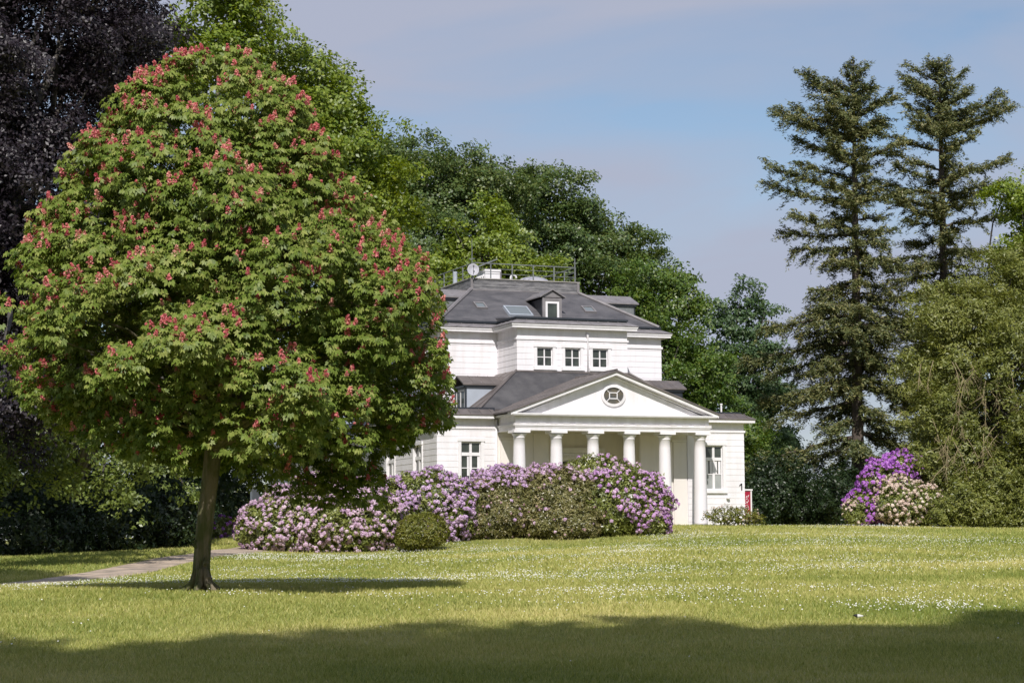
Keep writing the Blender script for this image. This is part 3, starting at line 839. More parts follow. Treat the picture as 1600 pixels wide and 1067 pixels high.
    for k in range(7):
        u = -2.42+k*.12; m.box(u, u+.05, 12.835, 12.849, 13.1, 13.25+k*.047)
    m.build('slot', M['iron'], ht)
    m = MB()
    m.hexa([(-2.15, 12.6, 13.92), (-0.95, 12.6, 14.42), (-0.95, 14.0, 14.42), (-2.15, 14.0, 13.92), (-2.15, 12.6, 13.98), (-0.95, 12.6, 14.48), (-0.95, 14.0, 14.48), (-2.15, 14.0, 13.98)])
    m.build('tilted_panel', M['iron'], H)
    m = MB()
    pts = [(-0.42+0.16*math.cos(t), 11.6, 13.32+0.16*math.sin(t)) for t in np.linspace(math.pi, -.2, 9)]
    m.tube([(-0.58, 11.6, 12.9)]+pts, 0.055, 8)
    m.build('vent_pipe', M['trim'], H, smooth=True)
    m = MB()
    m.lathe([(0.95, 0), (0.95, .22), (0.90, .24), (0.80, .36), (0.6, .46), (0.35, .52), (0.05, .54)], 24, (0.95, 12.2, 12.96))
    m.build('dome_light', M['dish'], H, smooth=True)
    m = MB(); m.box(-0.35, 0.20, 15.0, 15.5, 12.9, 14.2); m.build('chimney', M['lead'], H)
    m = MB(); m.lathe([(0.12, 0), (0.12, .65)], 10, (-3.02, 13.6, 13.15)); m.build('flue', M['zinc'], H)
    # satellite dish: faces the front, tilted up
    m = MB()
    n = 20; rr = [0, .12, .22, .30, .34]
    vs = [(0, 0.075, 0)]+[(r*math.cos(2*math.pi*i/n)*.92, 0.075-0.08*(r/.34)**2, r*math.sin(2*math.pi*i/n)) for r in rr[1:] for i in range(n)]
    vs += [(x, y+.02, z) for x, y, z in vs]
    h_ = 1+4*n
    fs = [(0, 1+i, 1+(i+1) % n) for i in range(n)]+[(1+j*n+i, 1+(j+1)*n+i, 1+(j+1)*n+(i+1) % n, 1+j*n+(i+1) % n) for j in range(3) for i in range(n)]
    fs += [tuple(k+h_ for k in f[::-1]) for f in fs]
    fs += [(1+3*n+i, 1+3*n+i+h_, 1+3*n+(i+1) % n+h_, 1+3*n+(i+1) % n) for i in range(n)]
    m.add(vs, fs)
    ds = m.build('satellite_dish', M['dish'], H, smooth=True, loc=(-3.02, 10.78, 13.56))
    ds.rotation_euler = (math.radians(-14), 0, math.radians(-14))
    m = MB(); m.tube([(0, 0.05, -.30), (0, -0.25, 0.10)], 0.012, 5); m.box(-.03, .03, -0.31, -0.22, 0.06, 0.14); m.build('receiver', M['black'], ds)
    m = MB(); m.tube([(0, 0.10, 0.0), (0, 0.14, -0.5)], 0.03, 6); m.build('bracket', M['iron'], ds)
    m = MB(); m.tube([(-2.95, 11.15, 13.1), (-2.95, 11.15, 14.3), (-2.95, 11.15, 15.25)], [.03, .022, .012], 6); m.tube([(-3.1, 11.15, 14.15), (-2.8, 11.15, 14.2)], .03, 5)
    m.build('antenna', M['iron'], H)

    # ---- dormers and skylights of the upper roof
    def front_dormer():
        zb, vb = 10.72, 7.95
        m = MB()
        m.box(-0.19, 0.79, vb+.1, vb+2.4, zb-.3, 11.84)
        d = m.build('dormer', M['gutter'], H)
        m = MB()
        m.box(-0.24, -0.10, vb, vb+.1, zb-.3, 11.86); m.box(0.70, 0.84, vb, vb+.1, zb-.3, 11.86); m.box(-0.10, 0.70, vb, vb+.1, 11.70, 11.86)
        m.prism([(-0.34, 11.90), (0.94, 11.90), (0.30, 12.24)], 1, vb+.02, vb+.12)
        m.build('surround', M['lead'], d)
        m = MB()
        m.box(-0.08, 0.03, vb-.02, vb+.06, zb-.3, 11.68); m.box(0.57, 0.68, vb-.02, vb+.06, zb-.3, 11.68); m.box(0.03, 0.57, vb-.02, vb+.06, 11.57, 11.68)
        m.build('window_frame', M['trim'], d)
        m = MB(); m.box(0.03, 0.57, vb+.03, vb+.05, zb-.3, 11.57); m.build('pane', M['glass'], d)
        m = MB()
        for s in (-1, 1):
            poly = [(0.30+s*0.72, 11.87), (0.30+s*0.72, 11.93), (0.30, 12.34), (0.30, 12.27)]
            m.prism(poly if s > 0 else poly[::-1], 1, vb-.10, vb+3.2)
        m.build('dormer_roof', M['lead'], d)
    front_dormer()
    def side_dormer(s, v, uo, zb, ze, zr, hw, name_mat, roof_mat, reach, cheek):
        m = MB()
        a, b = sorted((s*uo, s*(uo-reach)))
        m.box(a, b, v-hw, v+hw, zb, ze)
        d = m.build('dormer', M[cheek], H)
        m = MB()
        for q in (-1, 1):
            poly = [(v+q*(hw+.16), ze-.02), (v+q*(hw+.16), ze+.05), (v, zr), (v, zr-.07)]
            a, b = sorted((s*(uo+.22), s*(uo-reach)))
            m.prism(poly if q > 0 else poly[::-1], 0, a, b)
            for k in range(1, 6):
                uu = s*(uo+.15-k*0.52)
                m.tube([(uu, v+q*(hw+.15), ze+.05), (uu, v, zr)], 0.022, 4)
        m.build('dormer_roof', M[roof_mat], d)
        m = MB()
        a, b = sorted((s*(uo+.10), s*(uo-reach)))
        m.box(a, b, v-hw-.09, v-hw+.02, ze-.12, ze-.03); m.box(a, b, v+hw-.02, v+hw+.09, ze-.12, ze-.03)
        a, b = sorted((s*(uo+.12), s*(uo-.01)))
        m.box(a, b, v-hw, v+hw, ze-.12, ze-.02)
        m.build('eave', M['gutter'], d)
        m = MB()
        a, b = sorted((s*(uo+.05), s*(uo-.02)))
        for y0, y1 in ((v-hw+.0, v-hw+.14), (v+hw-.14, v+hw)): m.box(a, b, y0, y1, zb, ze-.12)
        m.box(a, b, v-hw+.14, v+hw-.14, ze-.20, ze-.12)
        m.build('surround', M['gutter'], d)
        m = MB()
        a, b = sorted((s*(uo+.03), s*(uo-.01)))
        for y0, y1 in ((v-hw+.16, v-hw+.26), (v-.05, v+.05), (v+hw-.26, v+hw-.16)): m.box(a, b, y0, y1, zb+.05, ze-.2)
        m.box(a, b, v-hw+.26, v-.05, zb+.05, zb+.15); m.box(a, b, v+.05, v+hw-.26, zb+.05, zb+.15); m.box(a, b, v-hw+.26, v-.05, ze-.3, ze-.2); m.box(a, b, v+.05, v+hw-.26, ze-.3, ze-.2)
        m.build('window_frame', M['trim'], d)
        m = MB(); a, b = sorted((s*(uo+.012), s*(uo-.03))); m.box(a, b, v-hw+.2, v+hw-.2, zb+.1, ze-.22); m.build('pane', M['glass'], d)
    side_dormer(-1, 5.2, 5.78, 5.6, 6.95, 7.46, 0.80, 'zinc', 'copper', 2.9, 'zinc')
    side_dormer(1, 5.2, 5.95, 5.6, 6.95, 7.46, 0.80, 'zinc', 'copper', 2.9, 'gutter')
    side_dormer(1, 11.5, 6.15, 10.3, 12.0, 12.55, 1.0, 'zinc', 'lead', 3.4, 'iron')
    side_dormer(-1, 11.5, 6.15, 10.3, 12.0, 12.55, 1.0, 'zinc', 'lead', 3.4, 'iron')
    def skylight(u0, u1, t0, t1, name='skylight', lift=0.0):
        # lies on the front slope; t measured up the slope 0..1
        def P(u, t, h):
            v = V2+.08+(VP-V2-.08)*t; w = 10.42+2.10*t
            nrm_ = np.array([0, -0.525, 0.85]); q = np.array([u, v, w])+nrm_*h
            return tuple(q)
        m = MB()
        def slab(a, b, c, d, h0, h1):
            m.hexa([P(a, c, h0), P(b, c, h0), P(b, d, h0), P(a, d, h0), P(a, c, h1), P(b, c, h1), P(b, d, h1), P(a, d, h1)])
        e = 0.07; et = 0.022
        slab(u0, u0+e, t0, t1, -.05, .09+lift); slab(u1-e, u1, t0, t1, -.05, .09+lift); slab(u0+e, u1-e, t0, t0+et, -.05, .088+lift); slab(u0+e, u1-e, t1-et, t1, -.05, .088+lift)
        o = m.build(name, M['lead'] if lift == 0 else M['zinc'], H)
        m = MB(); slab(u0+e, u1-e, t0+et, t1-et, -.03, .05+lift); m.build('pane', M['skyglass'], o)
    skylight(-3.55, -2.95, 0.40, 0.58)
    skylight(-2.05, -0.72, 0.19, 0.46, lift=0.06)
    skylight(2.55, 3.2, 0.40, 0.58)

    # ---- small fittings
    m = MB()
    m.tube([(0.78, VB-.03, 9.75), (0.80, VB-.10, 9.55), (0.80, VB-.07, 9.4), (0.80, VB-.07, 7.75)], 0.042, 8)
    m.lathe([(0.05, 0), (0.08, .18)], 8, (0.79, VB-.07, 9.5))
    m.build('drainpipe', M['trim'], H, smooth=True)
    m = MB(); m.tube([(-5.19, V1-.08, 5.1), (-5.19, V1-.08, 0.1)], 0.05, 8); m.build('drainpipe', M['trim'], H, smooth=True)
    m = MB(); m.tube([(-A2-.06, V2+1.3, 9.8), (-A2-.06, V2+1.3, 5.7)], 0.05, 8); m.build('drainpipe', M['trim'], H, smooth=True)
    m = MB(); m.lathe([(0.045, 0), (0.045, .42), (0.07, .43), (0.07, .5)], 8, (7.2, V1+.5, 5.63)); m.build('vent_stack', M['trim'], H)
    m = MB(); m.lathe([(0.02, 0), (0.09, .03), (0.10, .08), (0.06, .12)], 12, (7.2, V1-.12, 1.30)); m.build('wall_lamp', M['trim'], H, smooth=True)
    m = MB()   # house number 1
    z0, u0 = 1.76, 8.0
    m.box(u0-.028, u0+.028, V1-.05, V1-.036, z0, z0+.34)
    m.hexa([(u0-.13, V1-.05, z0+.20), (u0-.028, V1-.05, z0+.28), (u0-.028, V1-.036, z0+.28), (u0-.13, V1-.036, z0+.20), (u0-.13, V1-.05, z0+.25), (u0-.028, V1-.05, z0+.34), (u0-.028, V1-.036, z0+.34), (u0-.13, V1-.036, z0+.25)])
    m.build('house_number', M['black'], H)
    # rear side wing, seen only between the chestnut's leaves
    m = MB()
    clad(m, (-11.6, 15.0), (1, 0), (0, -1), 3.5, -0.6, 4.4, [(1.0, 2.2, 1.2, 3.2)])
    m.box(-11.6, -8.2, 15.14, 20.0, -0.6, 4.4)
    wg = m.build('side_wing', M['white'], H)
    m = MB(); m.box(-11.9, -8.2, 14.6, 20.2, 4.42, 4.62); m.build('wing_cornice', M['trim'], wg)
    window(H, (-10.6, 15.0, 1.2), 0, 1.2, 2.0, 'tall')
    return H

def sign():
    c = house(9.35, 4.0)
    z = gz(c[0], c[1])
    S = empty('sign', (c[0], c[1], z), HROT)
    tag(S, 'white framed red sign with white lettering beside the villa corner', 'sign')
    m = MB()
    m.box(-.30, -.23, -.06, .06, 0, 1.82); m.box(.23, .30, -.06, .06, 0, 1.82); m.box(-.34, .34, -.08, .08, 1.82, 1.90); m.box(-.23, .23, -.04, .04, .25, .34)
    m.build('frame', M['trim'], S)
    m = MB(); m.box(-.225, .225, -.025, .025, .345, 1.80); p = m.build('panel', M['red'], S)
    m = MB()
    y = -.032
    strokes = [[(-.10, .50), (.00, .62), (-.08, .74), (.06, .80)], [(.08, .45), (.02, .60), (.12, .70)], [(-.13, .85), (-.02, .95), (-.10, 1.06), (.08, 1.10), (.02, .92)], [(.12, .86), (.10, 1.02)],
               [(-.12, 1.15), (.0, 1.22), (-.06, 1.33)], [(.02, 1.18), (.12, 1.30), (.05, 1.42), (-.04, 1.36)], [(.08, 1.48), (.14, 1.60)], [(-.02, 1.45), (.04, 1.56)]]
    for st in strokes:
        m.tube([(a, y, b) for a, b in st], 0.016, 5)
    m.build('lettering', M['trim'], p)

def low_wall():
    a, b = pix(318, 838, 114), pix(455, 829, 116)
    d = b[:2]-a[:2]; L = float(np.hypot(*d)); ang = math.atan2(d[1], d[0])
    z = gz(a[0], a[1])
    W = empty('garden_wall', (a[0], a[1], z), ang)
    tag(W, 'low pale terrace wall with dark coping behind the chestnut trunk', 'wall')
    m = MB(); 
    m.hexa([(0, 0, -.8), (L, 0, -.8), (L, .35, -.8), (0, .35, -.8), (0, 0, .42), (L, 0, .85), (L, .35, .85), (0, .35, .42)])
    m.build('masonry', M['stone'], W)
    m = MB()
    m.hexa([(-.05, -.06, .425), (L+.05, -.06, .855), (L+.05, .41, .855), (-.05, .41, .425), (-.05, -.06, .55), (L+.05, -.06, .98), (L+.05, .41, .98), (-.05, .41, .55)])
    m.build('coping', M['coping'], W)
    m = MB(); u = L*.55
    m.box(u, u+.42, .0, .40, .73, 2.55); m.box(u-.04, u+.46, -.04, .44, 2.55, 2.63)
    m.build('pier', M['white'], W)

# ------------------------------------------------------------------ vegetation builders
def leaf_quads(C, Nn, Ls, Ws, rng, axis=None, fold=0.18):
    """one folded diamond per leaf -> verts (n*4,3), faces (n,4)"""
    n = len(C)
    if axis is None: axis = rng.normal(size=(n, 3))
    a = axis-Nn*np.sum(axis*Nn, 1, keepdims=True)
    a = nrm(a); b = np.cross(Nn, a)
    Ls, Ws = np.broadcast_to(Ls, (n,))[:, None], np.broadcast_to(Ws, (n,))[:, None]
    up = Nn*(Ws*fold)
    V = np.stack([C-a*Ls*.5, C+b*Ws*.5+up-a*Ls*.06, C+a*Ls*.5-Nn*Ls*.06, C-b*Ws*.5+up-a*Ls*.06], 1)
    return V.reshape(-1, 3), np.arange(n*4).reshape(-1, 4)

def ell_area(r):
    p = 1.6075; a, b, c = r
    return 4*math.pi*(((a*b)**p+(a*c)**p+(b*c)**p)/3)**(1/p)

def crown_points(lobes, rng, sub=(1.1, 2.0), dens=55, flat=0.7, gap=0.12, back_keep=0.55, tuft=0.24, cover=1.5, inner=7):
    """leaf positions and normals: big lobes carry sub-lobes, these carry tufts of leaves on short twigs; sparser leaves fill the inside"""
    sm = 0.5*(sub[0]+sub[1])
    lobes = [(np.asarray(c, float), np.maximum(np.asarray(r, float)-sm*.75, np.asarray(r, float)*.5)) for c, r in lobes]
    Cs, Ns, Ss, subs = [], [], [], []
    k = 22
    for li, (c, r) in enumerate(lobes):
        sm = 0.5*(sub[0]+sub[1])
        K = max(6, int(ell_area(r)/(sm*sm*math.pi)*cover))
        for d in rand_dirs(rng, K):
            if rng.random() < gap: continue
            q = c+r*d*rng.uniform(0.78, 1.03)
            if any(lj != li and np.sum(((q-c2)/r2)**2) < 0.5 for lj, (c2, r2) in enumerate(lobes)): continue
            if d[1] > 0.35 and rng.random() > back_keep: continue
            rs = rng.uniform(*sub)
            nsurf = nrm(d/r)
            subs.append((q, rs, nsurf))
            nt = max(5, int(dens*4*math.pi*rs*rs*0.55/k))
            m = rand_dirs(rng, nt)
            m = m[m@(nsurf*0.7+np.array([0, -.15, .4])) > -0.3]
            if len(m) == 0: continue
            fa = nrm(nsurf*np.array([1, 1, .55])+rng.normal(size=3)*.45+np.array([0, 0, .12])); fb = nrm(np.cross(fa, [0.02, 0, 1.0])); fc = np.cross(fb, fa)
            tl = m*rs*rng.uniform(0.55, 1.2, (len(m), 1))
            tl = tl*np.array([1.45, 1.0, flat*.85])
            tip = np.clip(tl[:, :1]/rs, -1, 1.6)
            tl[:, 1:] *= (1.12-.42*np.clip(tip, 0, 1.6))
            tp = q+tl[:, :1]*fa+tl[:, 1:2]*fb+tl[:, 2:]*fc-np.array([0, 0, .14])*rs*tip**2
            tn = nrm(m*.65+nsurf*.25+np.array([0, -.15, .45])+rng.normal(size=m.shape)*.25)
            off = rng.normal(size=(len(m), k, 3))*np.array([1, 1, .6])*tuft
            off -= tn[:, None, :]*(np.sum(off*off, 2, keepdims=True)/tuft)*.22      # tufts droop at their rims
            P = (tp[:, None, :]+off).reshape(-1, 3)
            Nn = nrm(np.repeat(tn, k, 0)+nrm(off.reshape(-1, 3))*.35+rng.normal(size=P.shape)*0.33)
            Cs.append(P); Ns.append(Nn); Ss.append(np.ones(len(P)))
        ni = int(ell_area(r)*inner)
        if ni:
            P = c+r*rand_dirs(rng, ni)*rng.uniform(.35, .86, (ni, 1))
            Cs.append(P); Ns.append(nrm(rng.normal(size=P.shape)+np.array([0, -.6, .3]))); Ss.append(np.full(ni, 1.7))
    crown_points.size = np.concatenate(Ss)
    return np.concatenate(Cs), np.concatenate(Ns), subs

def limb_path(a, b, rng, sag=0.12, n=6):
    t = np.linspace(0, 1, n)[:, None]
    L = np.linalg.norm(b-a)
    mid = rng.normal(size=3)*L*0.05
    P = a+(b-a)*t+mid*np.sin(t*math.pi)+np.array([0, 0, 1])*L*sag*np.sin(t*math.pi)
    return P

def broadleaf(name, label, base, lobes, lm, rng_seed, trunk_r=0.4, leaf=(0.22, 0.13), group=None, bark='bark2', limbs=26, trunk_top=None, cat='tree', root_z=None, **kw):
    rng = np.random.default_rng(rng_seed)
    bz = gz(base[0], base[1]) if root_z is None else root_z
    O = np.array([base[0], base[1], bz])
    T = empty(name, O)
    tag(T, label, cat, group)
    P, Nn, subs = crown_points(lobes, rng, **kw)
    ok = P[:, 2] > ground(P[:, 0], P[:, 1])+0.15
    P, Nn, S_ = P[ok], Nn[ok], crown_points.size[ok]
    n = len(P)
    sz = rng.uniform(0.75, 1.25, n)*S_
    V, Fc = leaf_quads(P, Nn, leaf[0]*sz, leaf[1]*sz, rng)
    np_mesh('crown', V-O, Fc, M[lm], T, rnd=np.clip(0.5+rng.normal(size=n)*0.2, 0, 1))
    # trunk and limbs
    cz = np.mean([l[0][2] for l in lobes]); top = np.array([np.mean([l[0][0] for l in lobes]), np.mean([l[0][1] for l in lobes]), cz if trunk_top is None else trunk_top])
    tb = Tubes()
    n_t = 8; t = np.linspace(0, 1, n_t)[:, None]
    tp = (O+np.array([0, 0, -.3]))*(1-t)+top*t+rng.normal(size=(n_t, 3))*np.array([.1, .1, 0])*np.sin(t*math.pi)
    rr = trunk_r*(1-0.6*t[:, 0]); rr[0] *= 1.35
    tb.add(tp, rr, 9)
    if subs:
        for i in rng.choice(len(subs), min(limbs, len(subs)), replace=False):
            q = subs[i][0]
            j = rng.integers(3, n_t)
            s = tp[j]
            if q[2] < s[2]-3: s = tp[max(2, j-3)]
            Pl = limb_path(s, q, rng)
            r0 = trunk_r*rng.uniform(.18, .38)
            tb.add(Pl, np.linspace(r0, .03, len(Pl)), 6)
    tb.build('trunk', M[bark], T, O)
    return T, n

def lobe(px, py, Y, rx, rz, ry=None):
    """lobe from its place in the photograph: centre pixel, distance, half sizes in pixels -> metres"""
    c = pix(px, py, Y); s = Y/F
    return (c, np.array([rx*s, (ry if ry else 0.5*(rx+rz))*s, rz*s]))

def shrub(name, label, blobs, lm, seed, leaf=(0.15, 0.06), spacing=0.17, per=7, flowers=None, cat='shrub', group=None, rough=0.10, stems=True):
    """bush from overlapping ellipsoids: leaf rosettes all over the outside, flower heads where flowers() says so"""
    rng = np.random.default_rng(seed)
    blobs = [(np.asarray(c, float), np.asarray(r, float)) for c, r in blobs]
    b0 = blobs[0][0]
    O = np.array([b0[0], b0[1], gz(b0[0], b0[1])])
    S = empty(name, O)
    tag(S, label, cat, group)
    Pall, Nall, lay = [], [], []
    for layer, ds in ((1.0, 1.0), (0.86, 0.8), (0.7, 0.5)):
        for li, (c, r) in enumerate(blobs):
            K = int(ell_area(r)/(spacing**2)*ds)
            d = rand_dirs(rng, K)
            bump = 1+rough*(np.sin(d[:, 0]*7+li)*np.cos(d[:, 2]*6+li*2)+rng.normal(size=K)*0.45)
            q = c+r*d*(bump*layer)[:, None]
            ok = q[:, 2] > ground(q[:, 0], q[:, 1])+0.06
            ok &= ~((d[:, 1] > 0.5) & (rng.random(K) > 0.5))
            for lj, (c2, r2) in enumerate(blobs):
                if lj != li: ok &= np.sum(((q-c2)/r2)**2, 1) > 0.72*layer**2
            Pall.append(q[ok]); Nall.append(nrm(d[ok]/r)); lay.append(np.full(ok.sum(), layer))
    P, Nn, lay = np.concatenate(Pall), np.concatenate(Nall), np.concatenate(lay)
    n = len(P)
    Nn = nrm(Nn+np.array([0, 0, .35])+rng.normal(size=Nn.shape)*0.25)
    # rosette leaves
    a = nrm(np.cross(Nn, rng.normal(size=(n, 3)))); b = np.cross(Nn, a)
    ph = (np.arange(per)*2*math.pi/per)[None, :]+rng.uniform(0, 6.28, (n, 1))
    dirn = a[:, None, :]*np.cos(ph)[..., None]+b[:, None, :]*np.sin(ph)[..., None]
    tilt = rng.normal(size=(n, per, 1))*0.35+0.25
    ax = nrm(dirn*np.cos(tilt)+Nn[:, None, :]*np.sin(tilt)*0.8)
    C = P[:, None, :]+ax*leaf[0]*0.5+rng.normal(size=(n, per, 3))*leaf[0]*0.25
    ln = nrm(np.cross(np.cross(ax, Nn[:, None, :]), ax)+rng.normal(size=ax.shape)*0.35)
    C, ax, ln = C.reshape(-1, 3), ax.reshape(-1, 3), ln.reshape(-1, 3)
    sz = rng.uniform(.7, 1.2, len(C))
    V, Fc = leaf_quads(C, ln, leaf[0]*sz, leaf[1]*sz, rng, axis=ax)
    np_mesh('foliage', V-O, Fc, M[lm], S, rnd=np.clip(np.repeat(0.5+rng.normal(size=n)*0.16, per)+rng.normal(size=len(C))*0.10, 0, 1))
    if flowers:
        for fi, (fm, fn, rad) in enumerate(flowers):
            pr = fn(P, Nn)*(lay > .9)*np.clip(vnoise(P[:, 0]*2.1+P[:, 1]*1.3+fi*7, P[:, 2]*2.3+3)*2.2-.15, .12, 1.25)
            k = rng.random(n) < pr
            Q, Qn = P[k]+Nn[k]*0.10, nrm(Nn[k]+np.array([0, -.1, .2])+rng.normal(size=(k.sum(), 3))*.3)
            m = len(Q)
            if m == 0: continue
            kp = 18
            dd = rand_dirs(rng, m*kp).reshape(m, kp, 3)
            fl = np.sum(dd*Qn[:, None, :], 2)
            dd = np.where((fl < -0.15)[..., None], -dd, dd)
            R_ = rad*rng.uniform(.75, 1.2, (m, 1, 1))
            C = (Q[:, None, :]+dd*R_*0.8).reshape(-1, 3)
            ln = nrm(dd.reshape(-1, 3)+np.repeat(Qn, kp, 0)*.5+rng.normal(size=(m*kp, 3))*.28)
            s_ = (R_*np.ones((m, kp, 1))).reshape(-1)
            V, Fc = leaf_quads(C, ln, s_*1.0, s_*0.85, rng, fold=0.3)
            rv = np.clip(np.repeat(0.5+rng.normal(size=m)*0.18, kp)+rng.normal(size=m*kp)*0.12, 0, 1)
            np_mesh('blossom', V-O, Fc, M[fm], S, rnd=rv)
    if stems:
        tb = Tubes()
        for i in range(14):
            c, r = blobs[rng.integers(len(blobs))]
            s = np.array([c[0]+rng.normal()*r[0]*.25, c[1]+rng.normal()*r[1]*.2, 0]); s[2] = gz(s[0], s[1])-.1
            d = rand_dirs(rng, 1)[0]; d[2] = abs(d[2])
            e = c+r*d*.8
            tb.add(limb_path(s, e, rng, 0.1, 5), np.linspace(.045, .012, 5), 5)
        tb.build('stem', M['bark2'], S, O)
    return S, n

def conifer(name, label, base, top_z, profile, seed, gaps=(), trunk_r=0.45, lean=(0, 0), dens=1.0):
    """profile(h01) -> (reach left, reach right, depth) in metres; gaps: (h0,h1,side) thinned stretches"""
    rng = np.random.default_rng(seed)
    bz = gz(base[0], base[1]); O = np.array([base[0], base[1], bz])
    Ht = top_z-bz
    T = empty(name, O)
    tag(T, label, 'tree')
    tb = Tubes()
    n_t = 14; t = np.linspace(0, 1, n_t)
    tp = np.stack([base[0]+lean[0]*t, base[1]+lean[1]*t, bz-.3+(Ht+.3)*t], 1)
    tb.add(tp, trunk_r*(1-t)**0.85+0.02, 9)
    C, Nn, Ax, Sz = [], [], [], []
    h = 0.06
    while h < 0.985:
        nb = rng.integers(3, 7)+(1 if h < .5 else 0)
        az0 = rng.uniform(0, 2*math.pi)
        for i in range(nb):
            az = az0+i*2*math.pi/nb+rng.normal()*.25
            cx, cy = math.cos(az), math.sin(az)
            l, r, d = profile(h)
            reach = math.hypot(cx*(r if cx > 0 else l), cy*d)*rng.uniform(.52, 1.2)
            thin = any(g0 < h < g1 and (s == 0 or s*cx > 0.1) for g0, g1, s in gaps)
            if thin and rng.random() < .42: continue
            if reach < .25: reach = .25
            rise = (0.62*(h-0.62)/0.38 if h > .62 else -0.18*(0.62-h)/.62-0.05)
            hh = h+rng.normal()*.006
            s = np.array([base[0]+lean[0]*hh, base[1]+lean[1]*hh, bz+Ht*hh])
            nseg = max(4, int(reach/.35))
            q = np.linspace(0, 1, nseg+1)
            drop = -0.10*reach*q**2 if h < .6 else 0.05*reach*q**2
            path = s+np.stack([cx*reach*q, cy*reach*q, rise*reach*q+drop+0.12*reach*np.maximum(q-.6, 0)], 1)
            path[1:] += rng.normal(size=(nseg, 3))*0.05
            tb.add(path, np.linspace(.02+.018*reach, .012, nseg+1), 5)
            bdir = nrm(path[-1]-path[0]); side = nrm(np.cross(bdir, [0, 0, 1.0]))
            # side twigs
            q0 = 0.06 if h > .8 else 0.12
            nt = int(max(6, reach*14*dens))
            for tq in np.linspace(q0, 1.0, nt):
                if rng.random() < .12: continue
                j = tq*nseg; k = min(int(j), nseg-1); p = path[k]+(path[k+1]-path[k])*(j-k)
                tl = (0.35+0.75*(1-abs(tq-.6)))*min(1.0, .36+.2*reach)*rng.uniform(.5, 1.25)
                sg = rng.choice([-1, 1])
                td = nrm(bdir*.75+side*sg*rng.uniform(.3, 1.1)+np.array([0, 0, rng.normal()*.5-(.22 if h < .6 else -.15)]))
                ns_ = max(6, int(tl/.026*dens))
                f = np.linspace(0.05, 1, ns_)[:, None]
                c = p+td*tl*f+np.array([0, 0, -.22])*tl*f**2+rng.normal(size=(ns_, 3))*.075
                sd = nrm(np.cross(td, [0, 0, 1.0]))
                a = nrm(td*.8+sd*rng.choice([-1, 1], ns_)[:, None]*rng.uniform(.2, 1.0, (ns_, 1))+rng.normal(size=(ns_, 3))*.25)
                C.append(c); Ax.append(a)
                Nn.append(nrm(np.array([0, -.25, .8])+rng.normal(size=(ns_, 3))*.5))
                Sz.append(rng.uniform(.7, 1.25, ns_))
        h += rng.uniform(.6, 1.2)*0.92/Ht*(1.0 if h < .8 else .62)
    C, Nn, Ax, Sz = map(np.concatenate, (C, Nn, Ax, Sz))
    ok = C[:, 2] > ground(C[:, 0], C[:, 1])+.2
    C, Nn, Ax, Sz = C[ok], Nn[ok], Ax[ok], Sz[ok]
    V, Fc = leaf_quads(C, Nn, .25*Sz, .062*Sz, rng, axis=Ax, fold=.3)
    np_mesh('crown', V-O, Fc, M['l_fir'], T, rnd=np.clip(.5+rng.normal(size=len(C))*.22, 0, 1))
    tb.build('trunk', M['firbark'], T, O)
    print(name, len(C))

